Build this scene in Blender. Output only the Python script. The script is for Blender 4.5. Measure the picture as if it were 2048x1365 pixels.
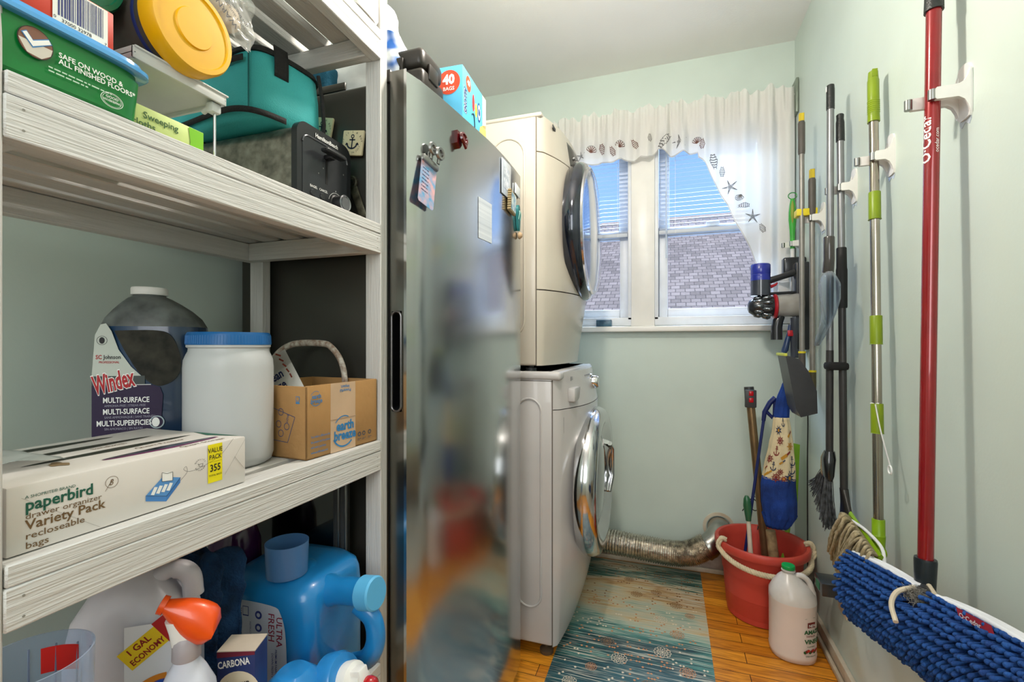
import bpy, bmesh, math, random
from mathutils import Vector, Matrix, noise
random.seed(7)
V = Vector
for o in list(bpy.data.objects): bpy.data.objects.remove(o)
SC = bpy.context.scene
COL = SC.collection
PI = math.pi

# ---------------------------------------------------------------- camera
F = 927.0; CAMH = 1.08; CX = 1024.0; CY = 688.0
TH = math.atan(313 / 927.); SN, CS = math.sin(TH), math.cos(TH)
cd = bpy.data.cameras.new('camera'); cam = bpy.data.objects.new('camera', cd); COL.objects.link(cam)
cd.sensor_width = 36; cd.lens = 36 * F / 2048; cd.shift_y = 5.5 / 2048; cd.clip_start = .01
cam.location = (0, 0, CAMH); cam.rotation_euler = (PI / 2, 0, TH)
SC.camera = cam

# ---------------------------------------------------------------- world, lights, exposure
SC.view_settings.view_transform = 'Standard'; SC.view_settings.look = 'None'
SC.view_settings.gamma = 1; SC.view_settings.use_curve_mapping = False
SC.view_settings.exposure = 0.36
W = bpy.data.worlds.new('sky'); SC.world = W; W.use_nodes = True
nt = W.node_tree; bg = nt.nodes['Background']
tc = nt.nodes.new('ShaderNodeTexCoord'); sp = nt.nodes.new('ShaderNodeSeparateXYZ'); rp = nt.nodes.new('ShaderNodeValToRGB')
nt.links.new(tc.outputs['Generated'], sp.inputs[0]); nt.links.new(sp.outputs['Z'], rp.inputs[0]); nt.links.new(rp.outputs[0], bg.inputs[0])
rp.color_ramp.elements[0].position = 0.0; rp.color_ramp.elements[0].color = (.36, .58, .92, 1)
rp.color_ramp.elements[1].position = .75; rp.color_ramp.elements[1].color = (.12, .27, .70, 1)
bg.inputs[1].default_value = 1.15

def light(name, kind, loc, energy, color, size=.1, rot=None, sizey=None, spread=None):
    l = bpy.data.lights.new(name, kind); l.energy = energy; l.color = color
    if kind == 'AREA':
        l.size = size
        if sizey: l.shape = 'RECTANGLE'; l.size_y = sizey
        if spread: l.spread = spread
    elif kind == 'SUN': l.angle = size
    else: l.shadow_soft_size = size
    o = bpy.data.objects.new(name, l); COL.objects.link(o); o.location = loc
    if rot: o.rotation_euler = rot
    return o
def aim(o, p):
    o.rotation_euler = (V(p) - o.location).to_track_quat('-Z', 'Y').to_euler()
# warm ceiling lamp of the room (out of view above), daylight through the window, added area fill behind the camera with no real source
light('ceiling_lamp', 'POINT', (-.22, 1.00, 2.02), 22, (1, .91, .81), .045)
o = light('window_daylight', 'AREA', (.0, 3.55, 3.3), 540, (.70, .84, 1), 1.8, sizey=1.2); aim(o, (-.1, 1.5, 1.1))
o = light('rear_fill_light', 'AREA', (.05, -1.35, 1.75), 19, (.96, .98, 1), 1.0, sizey=1.3); aim(o, (-.3, 1.4, .9))
o = light('sun', 'SUN', (0, 0, 5), 4.2, (1, .90, .78), .01); o.rotation_euler = V((.55, .6, -1.1)).to_track_quat('-Z', 'Y').to_euler()

# ---------------------------------------------------------------- materials
def lin(h):
    h = h.lstrip('#'); r = [int(h[i:i + 2], 16) / 255 for i in (0, 2, 4)]
    return tuple(((c / 12.92) if c <= .04045 else ((c + .055) / 1.055) ** 2.4) for c in r) + (1,)
MATS = {}
def mat(name, hx, rough=.5, metal=0, var=.06, scale=18, bump=0, bscale=None, spec=.5, alpha=1, trans=0, sss=0, emit=0, coat=0, stretch=None, aniso=0, hx2=None, ior=1.45, det=3):
    if name in MATS: return MATS[name]
    m = bpy.data.materials.new(name); m.use_nodes = True; nt = m.node_tree; N = nt.nodes; L = nt.links
    b = N['Principled BSDF']; b.inputs['Roughness'].default_value = rough; b.inputs['Metallic'].default_value = metal
    b.inputs['Specular IOR Level'].default_value = spec; b.inputs['IOR'].default_value = ior
    b.inputs['Alpha'].default_value = alpha; b.inputs['Transmission Weight'].default_value = trans
    b.inputs['Coat Weight'].default_value = coat
    if aniso: b.inputs['Anisotropic'].default_value = aniso
    if sss: b.inputs['Subsurface Weight'].default_value = sss; b.inputs['Subsurface Radius'].default_value = (.01, .01, .01)
    c = lin(hx); b.inputs['Base Color'].default_value = c
    t = N.new('ShaderNodeTexCoord'); mp = N.new('ShaderNodeMapping'); L.new(t.outputs['Object'], mp.inputs[0])
    if stretch: mp.inputs['Scale'].default_value = stretch
    n = N.new('ShaderNodeTexNoise'); n.inputs['Scale'].default_value = scale; n.inputs['Detail'].default_value = det
    L.new(mp.outputs[0], n.inputs[0])
    mx = N.new('ShaderNodeMix'); mx.data_type = 'RGBA'
    c2 = lin(hx2) if hx2 else tuple(max(0, v * (1 - var * 2.5)) for v in c[:3]) + (1,)
    c1 = c if hx2 else tuple(min(1, v * (1 + var * 1.2)) for v in c[:3]) + (1,)
    r = N.new('ShaderNodeValToRGB'); r.color_ramp.elements[0].position = .32; r.color_ramp.elements[1].position = .68
    L.new(n.outputs['Fac'], r.inputs[0]); L.new(r.outputs[0], mx.inputs[0])
    mx.inputs[6].default_value = c1; mx.inputs[7].default_value = c2
    L.new(mx.outputs[2], b.inputs['Base Color'])
    if emit: b.inputs['Emission Color'].default_value = c; b.inputs['Emission Strength'].default_value = emit
    if bump:
        bn = N.new('ShaderNodeTexNoise'); bn.inputs['Scale'].default_value = bscale or scale * 4; bn.inputs['Detail'].default_value = 4
        L.new(mp.outputs[0], bn.inputs[0])
        bu = N.new('ShaderNodeBump'); bu.inputs['Strength'].default_value = bump; bu.inputs['Distance'].default_value = .004
        L.new(bn.outputs['Fac'], bu.inputs['Height']); L.new(bu.outputs[0], b.inputs['Normal'])
    MATS[name] = m
    return m
def flat(name, hx, rough=.6): return mat(name, hx, rough, var=.01)
def glassy(name, hx, op=.25, rough=.05):      # thin clear plastic: mostly see-through, part glossy/tinted
    if name in MATS: return MATS[name]
    m = bpy.data.materials.new(name); m.use_nodes = True; nt = m.node_tree; N = nt.nodes; L = nt.links; N.remove(N['Principled BSDF'])
    out = N['Material Output']; tr = N.new('ShaderNodeBsdfTransparent'); tr.inputs[0].default_value = tuple(1 - (1 - v) * .5 for v in lin(hx)[:3]) + (1,)
    pb = N.new('ShaderNodeBsdfPrincipled'); pb.inputs['Base Color'].default_value = lin(hx); pb.inputs['Roughness'].default_value = rough
    fr = N.new('ShaderNodeLayerWeight'); fr.inputs[0].default_value = .35
    nz = N.new('ShaderNodeTexNoise'); nz.inputs['Scale'].default_value = 30
    ad = N.new('ShaderNodeMath'); ad.operation = 'MULTIPLY_ADD'; ad.inputs[1].default_value = .6; ad.inputs[2].default_value = op; ad.use_clamp = True
    L.new(fr.outputs['Facing'], ad.inputs[0]); ms = N.new('ShaderNodeMixShader'); L.new(ad.outputs[0], ms.inputs[0]); L.new(tr.outputs[0], ms.inputs[1]); L.new(pb.outputs[0], ms.inputs[2]); L.new(ms.outputs[0], out.inputs[0])
    MATS[name] = m; return m

def wood_floor():
    m = bpy.data.materials.new('oak_floor'); m.use_nodes = True; N = m.node_tree.nodes; L = m.node_tree.links; b = N['Principled BSDF']
    t = N.new('ShaderNodeTexCoord'); mp = N.new('ShaderNodeMapping'); L.new(t.outputs['Object'], mp.inputs[0])
    br = N.new('ShaderNodeTexBrick'); br.inputs['Scale'].default_value = 1; br.inputs['Brick Width'].default_value = 1.05; br.inputs['Row Height'].default_value = .057
    br.inputs['Mortar Size'].default_value = .0012; br.inputs['Color1'].default_value = lin('#f2a32e'); br.inputs['Color2'].default_value = lin('#cf7d1a'); br.inputs['Mortar'].default_value = lin('#2a1405'); br.offset = .37
    L.new(mp.outputs[0], br.inputs[0])
    m2 = N.new('ShaderNodeMapping'); m2.inputs['Scale'].default_value = (2.2, 26, 1); L.new(t.outputs['Object'], m2.inputs[0])
    n = N.new('ShaderNodeTexNoise'); n.inputs['Scale'].default_value = 3.5; n.inputs['Detail'].default_value = 6; n.inputs['Distortion'].default_value = 1.2; L.new(m2.outputs[0], n.inputs[0])
    r = N.new('ShaderNodeValToRGB'); r.color_ramp.elements[0].position = .35; r.color_ramp.elements[1].position = .62; r.color_ramp.elements[0].color = (.50, .38, .30, 1); r.color_ramp.elements[1].color = (1, 1, 1, 1)
    L.new(n.outputs['Fac'], r.inputs[0]); mx = N.new('ShaderNodeMix'); mx.data_type = 'RGBA'; mx.blend_type = 'MULTIPLY'; mx.inputs[0].default_value = .75
    L.new(br.outputs['Color'], mx.inputs[6]); L.new(r.outputs[0], mx.inputs[7])
    L.new(mx.outputs[2], b.inputs['Base Color']); b.inputs['Roughness'].default_value = .33
    return m
def rug_mat():
    m = bpy.data.materials.new('printed_vinyl'); m.use_nodes = True; N = m.node_tree.nodes; L = m.node_tree.links; b = N['Principled BSDF']
    t = N.new('ShaderNodeTexCoord')
    def nz(sc, scale, det=4, dist=0.):
        mp = N.new('ShaderNodeMapping'); mp.inputs['Scale'].default_value = sc; L.new(t.outputs['Object'], mp.inputs[0])
        n = N.new('ShaderNodeTexNoise'); n.inputs['Scale'].default_value = scale; n.inputs['Detail'].default_value = det; n.inputs['Distortion'].default_value = dist; L.new(mp.outputs[0], n.inputs[0]); return n
    big = nz((1.2, 3.5, 1), 2.4, 3); st = nz((3, 90, 1), 2.0, 5)
    r1 = N.new('ShaderNodeValToRGB'); e = r1.color_ramp.elements
    e[0].position = 0; e[0].color = lin('#5c7478'); e[1].position = 1; e[1].color = lin('#2c4a44')
    for p, c in ((.10, '#1d3d48'), (.22, '#2b5a62'), (.33, '#16363f'), (.42, '#3f7c76'), (.52, '#93ae9c'), (.60, '#b9b79f'), (.68, '#c9b083'), (.75, '#a67a45'), (.81, '#cdb898'), (.87, '#3f7466'), (.94, '#17403c')):
        x = e.new(p); x.color = lin(c)
    sx = N.new('ShaderNodeSeparateXYZ'); L.new(t.outputs['Object'], sx.inputs[0])
    mr = N.new('ShaderNodeMapRange'); mr.inputs[1].default_value = 1.30; mr.inputs[2].default_value = 2.36; L.new(sx.outputs['Y'], mr.inputs[0])
    def madd(a_, k, c_):
        q = N.new('ShaderNodeMath'); q.operation = 'MULTIPLY_ADD'; q.inputs[1].default_value = k; L.new(a_, q.inputs[0])
        if isinstance(c_, float): q.inputs[2].default_value = c_
        else: L.new(c_, q.inputs[2])
        return q.outputs[0]
    u1 = madd(big.outputs['Fac'], .62, -.31); u2 = madd(mr.outputs[0], 1.0, u1); u3 = madd(st.outputs['Fac'], .42, -.21)
    ad = N.new('ShaderNodeMath'); ad.operation = 'ADD'; L.new(u2, ad.inputs[0]); L.new(u3, ad.inputs[1]); L.new(ad.outputs[0], r1.inputs[0])
    st2 = nz((2.2, 80, 1), 2.6, 3); r2 = N.new('ShaderNodeValToRGB'); r2.color_ramp.elements[0].position = .54; r2.color_ramp.elements[1].position = .60; L.new(st2.outputs['Fac'], r2.inputs[0])
    mk = madd(r2.outputs[0], .72, 0.0); mxx = N.new('ShaderNodeMix'); mxx.data_type = 'RGBA'; L.new(mk, mxx.inputs[0]); L.new(r1.outputs[0], mxx.inputs[6]); mxx.inputs[7].default_value = lin('#c9c5b2')
    r1 = type('o', (), {'outputs': [mxx.outputs[2]]})
    L.new(r1.outputs[0], b.inputs['Base Color']); b.inputs['Roughness'].default_value = .38
    return m
def shingle_mat():
    m = bpy.data.materials.new('asphalt_shingles'); m.use_nodes = True; N = m.node_tree.nodes; L = m.node_tree.links; b = N['Principled BSDF']
    t = N.new('ShaderNodeTexCoord'); br = N.new('ShaderNodeTexBrick'); br.inputs['Scale'].default_value = 1; br.inputs['Brick Width'].default_value = .13; br.inputs['Row Height'].default_value = .088
    br.inputs['Mortar Size'].default_value = .006; br.inputs['Color1'].default_value = lin('#b5a79c'); br.inputs['Color2'].default_value = lin('#82766c'); br.inputs['Mortar'].default_value = lin('#6a605a'); br.inputs['Bias'].default_value = -.2
    L.new(t.outputs['Object'], br.inputs[0])
    n = N.new('ShaderNodeTexNoise'); n.inputs['Scale'].default_value = 1.3; L.new(t.outputs['Object'], n.inputs[0])
    mx = N.new('ShaderNodeMix'); mx.data_type = 'RGBA'; mx.blend_type = 'MULTIPLY'; mx.inputs[0].default_value = .5
    L.new(br.outputs['Color'], mx.inputs[6]); L.new(n.outputs['Fac'], mx.inputs[7]); L.new(mx.outputs[2], b.inputs['Base Color']); b.inputs['Roughness'].default_value = .9
    return m
def painted_wood(name, st, hx='#d0cfcc'):
    m = mat(name, hx, .55, var=.03, scale=6, stretch=st)
    N = m.node_tree.nodes; L = m.node_tree.links; b = N['Principled BSDF']
    t = N.new('ShaderNodeTexCoord'); mp = N.new('ShaderNodeMapping'); mp.inputs['Scale'].default_value = st; L.new(t.outputs['Object'], mp.inputs[0])
    n = N.new('ShaderNodeTexNoise'); n.inputs['Scale'].default_value = 9; n.inputs['Detail'].default_value = 5; n.inputs['Distortion'].default_value = .8; L.new(mp.outputs[0], n.inputs[0])
    bu = N.new('ShaderNodeBump'); bu.inputs['Strength'].default_value = .8; bu.inputs['Distance'].default_value = .0022; L.new(n.outputs['Fac'], bu.inputs['Height']); L.new(bu.outputs[0], b.inputs['Normal'])
    return m
def steel_mat(name, hx, rough, streak=(1, 1, .04)):
    m = mat(name, hx, rough, 1, var=.008, scale=3, stretch=streak)
    N = m.node_tree.nodes; L = m.node_tree.links; b = N['Principled BSDF']
    t = N.new('ShaderNodeTexCoord'); n = N.new('ShaderNodeTexNoise'); n.inputs['Scale'].default_value = 2.3; n.inputs['Detail'].default_value = 4; L.new(t.outputs['Object'], n.inputs[0])
    mr = N.new('ShaderNodeMapRange'); mr.inputs[3].default_value = rough * .7; mr.inputs[4].default_value = rough * 1.5; L.new(n.outputs['Fac'], mr.inputs[0]); L.new(mr.outputs[0], b.inputs['Roughness'])
    return m
def fabric_tr(name, hx, transp=.1):           # sheer curtain cloth: diffuse + translucent + slightly see-through weave
    m = bpy.data.materials.new(name); m.use_nodes = True; N = m.node_tree.nodes; L = m.node_tree.links; N.remove(N['Principled BSDF'])
    out = N['Material Output']; d = N.new('ShaderNodeBsdfDiffuse'); d.inputs[0].default_value = lin(hx); tl = N.new('ShaderNodeBsdfTranslucent'); tl.inputs[0].default_value = lin(hx)
    tr = N.new('ShaderNodeBsdfTransparent'); a = N.new('ShaderNodeMixShader'); a.inputs[0].default_value = .30; c = N.new('ShaderNodeMixShader'); c.inputs[0].default_value = transp
    L.new(d.outputs[0], a.inputs[1]); L.new(tl.outputs[0], a.inputs[2]); L.new(a.outputs[0], c.inputs[1]); L.new(tr.outputs[0], c.inputs[2]); L.new(c.outputs[0], out.inputs[0])
    MATS[name] = m; return m

# ---------------------------------------------------------------- mesh builder (world coordinates, one object per build)
class MB:
    def __init__(s, M=None): s.V = []; s.F = []; s.I = []; s.m = []; s.M = M or Matrix()
    def mi(s, m):
        if m not in s.m: s.m.append(m)
        return s.m.index(m)
    def raw(s, vs, fs, m, M=None):
        T = s.M @ M if M else s.M; n = len(s.V); i = s.mi(m)
        s.V += [T @ V(v) for v in vs]; s.F += [tuple(n + k for k in f) for f in fs]; s.I += [i] * len(fs)
        return s
    def bm(s, b, m, M=None):
        b.verts.index_update(); s.raw([v.co.copy() for v in b.verts], [[v.index for v in f.verts] for f in b.faces], m, M); b.free(); return s
    def box(s, a, b, m, bev=0, seg=2, M=None):
        a, b = V(a), V(b); B = bmesh.new(); bmesh.ops.create_cube(B, size=1); c = (a + b) / 2; d = b - a
        for v in B.verts: v.co = V((v.co.x * d.x + c.x, v.co.y * d.y + c.y, v.co.z * d.z + c.z))
        if bev: bmesh.ops.bevel(B, geom=list(B.edges), offset=min(bev, min(abs(x) for x in d) * .49), segments=seg, affect='EDGES', profile=.5)
        bmesh.ops.recalc_face_normals(B, faces=B.faces); return s.bm(B, m, M)
    def tube(s, pts, r, m, n=12, cap=True, sq=None, M=None, flatn=None):
        pts = [V(p) for p in pts]; k = len(pts); rs = r if isinstance(r, (list, tuple)) else [r] * k
        vs = []; fs = []; up = None
        for i, p in enumerate(pts):
            t = (pts[min(i + 1, k - 1)] - pts[max(i - 1, 0)])
            t = t.normalized() if t.length > 1e-9 else V((0, 0, 1))
            if up is None:
                up = V((0, 0, 1)) if abs(t.z) < .9 else V((0, 1, 0))
            a = (up - t * up.dot(t)).normalized(); b = t.cross(a); up = a
            for j in range(n):
                an = 2 * PI * j / n; vs.append(p + (a * math.cos(an) * rs[i] + b * math.sin(an) * rs[i] * (sq or 1)))
        for i in range(k - 1):
            for j in range(n): fs.append((i * n + j, i * n + (j + 1) % n, (i + 1) * n + (j + 1) % n, (i + 1) * n + j))
        if cap: fs.append(tuple(range(n))[::-1]); fs.append(tuple((k - 1) * n + j for j in range(n)))
        return s.raw(vs, fs, m, M)
    def loft(s, secs, m, n=32, cap=True, M=None):    # secs: (cx, cy, z, hx, hy, exponent)
        vs = []; fs = []
        for (cx, cy, z, hx, hy, e) in secs:
            for j in range(n):
                a = 2 * PI * j / n; c, q = math.cos(a), math.sin(a)
                vs.append((cx + hx * math.copysign(abs(c) ** (2 / e), c), cy + hy * math.copysign(abs(q) ** (2 / e), q), z))
        k = len(secs)
        for i in range(k - 1):
            for j in range(n): fs.append((i * n + j, i * n + (j + 1) % n, (i + 1) * n + (j + 1) % n, (i + 1) * n + j))
        if cap: fs.append(tuple(range(n))[::-1]); fs.append(tuple((k - 1) * n + j for j in range(n)))
        return s.raw(vs, fs, m, M)
    def lathe(s, prof, m, n=32, M=None, cap=True): return s.loft([(0, 0, z, r, r, 2) for r, z in prof], m, n, cap, M)
    def prism(s, poly, z0, z1, m, M=None):
        n = len(poly); vs = [(p[0], p[1], z0) for p in poly] + [(p[0], p[1], z1) for p in poly]
        fs = [tuple(range(n))[::-1], tuple(range(n, 2 * n))] + [(i, (i + 1) % n, n + (i + 1) % n, n + i) for i in range(n)]
        return s.raw(vs, fs, m, M)
    def grid(s, fn, nu, nv, m, M=None):
        vs = [fn(i / nu, j / nv) for j in range(nv + 1) for i in range(nu + 1)]
        fs = [(j * (nu + 1) + i, j * (nu + 1) + i + 1, (j + 1) * (nu + 1) + i + 1, (j + 1) * (nu + 1) + i) for j in range(nv) for i in range(nu)]
        return s.raw(vs, fs, m, M)
    def poly(s, pts, m, M=None): return s.raw([(p[0], p[1], p[2] if len(p) > 2 else 0) for p in pts], [tuple(range(len(pts)))], m, M)
    def rect(s, x0, y0, x1, y1, m, z=0): return s.raw([(x0, y0, z), (x1, y0, z), (x1, y1, z), (x0, y1, z)], [(0, 1, 2, 3)], m)
    def disc(s, cx, cy, rx, m, ry=None, z=0, n=28): ry = ry or rx; return s.poly([(cx + rx * math.cos(2 * PI * i / n), cy + ry * math.sin(2 * PI * i / n), z) for i in range(n)], m)
    def ring(s, cx, cy, r0, r1, m, z=0, n=32, a0=0, a1=2 * PI, ry=1):
        return s.grid(lambda u, v: (cx + (r0 + (r1 - r0) * v) * math.cos(a0 + (a1 - a0) * u), cy + ry * (r0 + (r1 - r0) * v) * math.sin(a0 + (a1 - a0) * u), z), n, 1, m)
    def line(s, pts, w, m, z=0):
        for (a, b) in zip(pts[:-1], pts[1:]):
            a, b = V((a[0], a[1], 0)), V((b[0], b[1], 0)); d = (b - a)
            if d.length < 1e-7: continue
            d.normalize(); q = V((-d.y, d.x, 0)) * w / 2
            s.raw([a - q + V((0, 0, z)), b - q + V((0, 0, z)), b + q + V((0, 0, z)), a + q + V((0, 0, z))], [(0, 1, 2, 3)], m)
        return s
    def text(s, body, x, y, size, m, z=0, al='LEFT', bold=0, wid=1, shear=0, rot=0, sp=1):
        cu = bpy.data.curves.new('t', 'FONT'); cu.body = body; cu.size = size; cu.align_x = al; cu.offset = bold * size * .02; cu.shear = shear; cu.resolution_u = 2; cu.space_line = sp
        ob = bpy.data.objects.new('t', cu); COL.objects.link(ob); dg = bpy.context.evaluated_depsgraph_get()
        me = bpy.data.meshes.new_from_object(ob.evaluated_get(dg))
        T = Matrix.Translation((x, y, z)) @ Matrix.Rotation(rot, 4, 'Z') @ Matrix.Diagonal((wid, 1, 1, 1))
        s.raw([v.co.copy() for v in me.vertices], [tuple(p.vertices) for p in me.polygons], m, T)
        bpy.data.objects.remove(ob); bpy.data.curves.remove(cu); bpy.data.meshes.remove(me); return s
    def small(s, x, y, w, size, m, lines=1, gap=1.6, seed=0):       # rows of print too small to read: short dashes
        rr = random.Random(seed)
        for k in range(lines):
            cx = x; yy = y - k * size * gap
            end = x + w * (1 if k < lines - 1 else .6)
            while cx < end:
                l = size * rr.uniform(.8, 3.2); l = min(l, end - cx); s.rect(cx, yy, cx + l, yy + size * .55, m); cx += l + size * .5
        return s
    def warp(s, fn, start=0):
        s.V[start:] = [V(fn(v)) for v in s.V[start:]]; return s
    def build(s, name, parent=None, ang=40, sub=0, solid=0, label=None):
        me = bpy.data.meshes.new(name); off = V((0, 0, 0)); p = parent
        while p: off += p.location; p = p.parent
        loc = V((0, 0, 0))
        if not parent and s.V:
            xs = [v.x for v in s.V]; ys = [v.y for v in s.V]; zs = [v.z for v in s.V]
            loc = V(((min(xs) + max(xs)) / 2, (min(ys) + max(ys)) / 2, min(zs))); off = loc
        me.from_pydata([tuple(v - off) for v in s.V], [], s.F); me.update()
        for m in s.m: me.materials.append(m)
        me.polygons.foreach_set('material_index', s.I)
        me.polygons.foreach_set('use_smooth', [True] * len(s.F)); me.set_sharp_from_angle(angle=math.radians(ang))
        o = bpy.data.objects.new(name, me); COL.objects.link(o); o.location = loc
        if parent: o.parent = parent
        if solid: md = o.modifiers.new('thickness', 'SOLIDIFY'); md.thickness = solid; md.offset = 0
        if sub: md = o.modifiers.new('smooth', 'SUBSURF'); md.levels = sub; md.render_levels = sub
        if label: o['label'] = label
        return o
def tag(o, label, cat, group=None, kind=None):
    o['label'] = label; o['category'] = cat
    if group: o['group'] = group
    if kind: o['kind'] = kind
    return o
def thing(name, loc, label, cat, group=None):
    o = bpy.data.objects.new(name, None); COL.objects.link(o); o.location = loc; o.empty_display_size = .05
    return tag(o, label, cat, group)
def struct(o): o['kind'] = 'structure'; return o
def TR(x, y, z): return Matrix.Translation((x, y, z))
def RX(a): return Matrix.Rotation(math.radians(a), 4, 'X')
def RY(a): return Matrix.Rotation(math.radians(a), 4, 'Y')
def RZ(a): return Matrix.Rotation(math.radians(a), 4, 'Z')
def face_x(x, y, z): return Matrix(((0, 0, 1, x), (1, 0, 0, y), (0, 1, 0, z), (0, 0, 0, 1)))     # local x -> +y, local y -> +z, normal +x (read from the aisle)
def face_ny(x, y, z): return Matrix(((1, 0, 0, x), (0, 0, -1, y), (0, 1, 0, z), (0, 0, 0, 1)))   # local x -> +x, local y -> +z, normal -y (read from the camera side)
def face_nx(x, y, z): return Matrix(((0, 0, -1, x), (-1, 0, 0, y), (0, 1, 0, z), (0, 0, 0, 1)))  # normal -x, on the right wall
def at(px, py, x=None, y=None, z=None):      # a measured point of the photo put at its real place on a plane of the room
    u = (px - CX) / F; w = (CY - py) / F; D = V((-SN + u * CS, CS + u * SN, w))
    k = x / D.x if x is not None else y / D.y if y is not None else (z - CAMH) / w
    return V((0, 0, CAMH)) + D * k
def arc(c, r, a0, a1, n, ax='xz'):
    out = []
    for i in range(n + 1):
        a = math.radians(a0 + (a1 - a0) * i / n); p, q = r * math.cos(a), r * math.sin(a)
        out.append(V((c[0] + p, c[1], c[2] + q)) if ax == 'xz' else V((c[0], c[1] + p, c[2] + q)) if ax == 'yz' else V((c[0] + p, c[1] + q, c[2])))
    return out
def spline(pts, n=8):
    pts = [V(p) for p in pts]; P = [pts[0] * 2 - pts[1]] + pts + [pts[-1] * 2 - pts[-2]]; out = []
    for i in range(1, len(P) - 2):
        for k in range(n):
            t = k / n; a, b, c, d = P[i - 1:i + 3]
            out.append(.5 * ((2 * b) + (c - a) * t + (2 * a - 5 * b + 4 * c - d) * t * t + (3 * b - a - 3 * c + d) * t ** 3))
    out.append(pts[-1]); return out

wallm = mat('mint_wall_paint', '#ccd9d0', .42, var=.025, scale=3, bump=.05, bscale=160)
ceilm = mat('ceiling_paint', '#efeeea', .6, var=.02, scale=2, bump=.1, bscale=120)
trimw = mat('white_trim_paint', '#eceae4', .32, var=.02, scale=8)
basem = mat('baseboard_paint', '#d8cdb8', .4, var=.10, scale=14, hx2='#b9a890')
white = mat('white_plastic', '#e9e8e4', .35, var=.02)
black = mat('black_plastic', '#141416', .38, var=.05)
dkgrey = mat('dark_grey_plastic', '#3a3b3c', .42, var=.06)
chrome = mat('chrome', '#d0d0d2', .12, 1, var=.02)
silver = mat('brushed_silver', '#9a9a98', .32, 1, var=.08, scale=30, stretch=(1, 1, .1))
ink = flat('black_ink', '#1c1c1e'); inkw = flat('white_ink', '#efefec')
YB = 2.39; XR = .54; XL = -.96; ZC = 2.45; YF = -1.9

# ================================================================ setting
WX = [(-.555, -.175), (-.065, .47)]; WZ0, WZ1 = 1.20, 2.12
b = MB(); b.box((XL - .5, YF - .1, -.08), (XR + .1, YB + .12, 0), wood_floor()); struct(b.build('floor'))
b = MB(); b.box((XL - .5, YF - .1, ZC), (XR + .1, YB + .12, ZC + .08), ceilm); struct(b.build('ceiling'))
b = MB(); b.box((XR, YF, 0), (XR + .1, YB, ZC), wallm); struct(b.build('wall_right'))
XL2 = -1.34
b = MB(); b.box((XL2, YF, 0), (XL, 1.44, ZC), wallm); b.box((XL2 - .1, YF, 0), (XL2, YB, ZC), wallm); struct(b.build('wall_left'))
b = MB(); b.box((XL - .5, YF - .1, 0), (XR + .1, YF, ZC), wallm); struct(b.build('wall_front'))
b = MB()
T = .13
b.box((XL2 - .1, YB, 0), (XR + .1, YB + T, WZ0), wallm); b.box((XL2 - .1, YB, WZ1), (XR + .1, YB + T, ZC), wallm)
b.box((XL2 - .1, YB, WZ0), (WX[0][0], YB + T, WZ1), wallm); b.box((WX[0][1], YB, WZ0), (WX[1][0], YB + T, WZ1), wallm); b.box((WX[1][1], YB, WZ0), (XR + .1, YB + T, WZ1), wallm)
struct(b.build('wall_back'))
b = MB(); b.box((XR - .016, YF, 0), (XR, YB, .055), basem, .004); b.box((XR - .03, YF, 0), (XR - .016, YB - .0, .02), basem, .006); struct(b.build('baseboard_right'))
b = MB(); b.box((XL2, YB - .02, 0), (XR - .03, YB, .10), mat('old_baseboard', '#c9bcae', .55, hx2='#a08f82', scale=20), .005); b.box((XL2, YB - .032, 0), (XR - .03, YB - .02, .022), basem, .006); struct(b.build('baseboard_back'))
# window casing, stool, mullion
b = MB()
b.box((-.64, YB - .02, WZ0 - .03), (WX[0][0], YB, WZ1 + .08), trimw, .004); b.box((WX[0][1] - .001, YB - .018, 1.166), (WX[1][0] + .001, YB, WZ1), trimw, .004)
b.box((WX[1][1], YB - .02, WZ0 - .03), (XR - .003, YB, WZ1 + .08), trimw, .004); b.box((-.64, YB - .022, WZ1), (XR - .003, YB, WZ1 + .085), trimw, .004)
struct(b.build('trim_1'))
b = MB(); b.box((-.68, YB - .055, WZ0 - .042), (XR - .02, YB + .06, WZ0 - .012), trimw, .005, 3); b.box((-.64, YB - .018, WZ0 - .10), (XR - .02, YB, WZ0 - .085), trimw, .003)
b = MB(); b.box((-.60, YB - .05, 1.139), (XR - .004, YB + .0, 1.166), trimw, .005, 3); struct(b.build('trim_2'))
pane = glassy('window_glass', '#e8f2ff', .02, .02)
vin = mat('vinyl_window', '#dfe3e8', .35, var=.02)
seal = flat('dark_seal', '#50545a')
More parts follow.
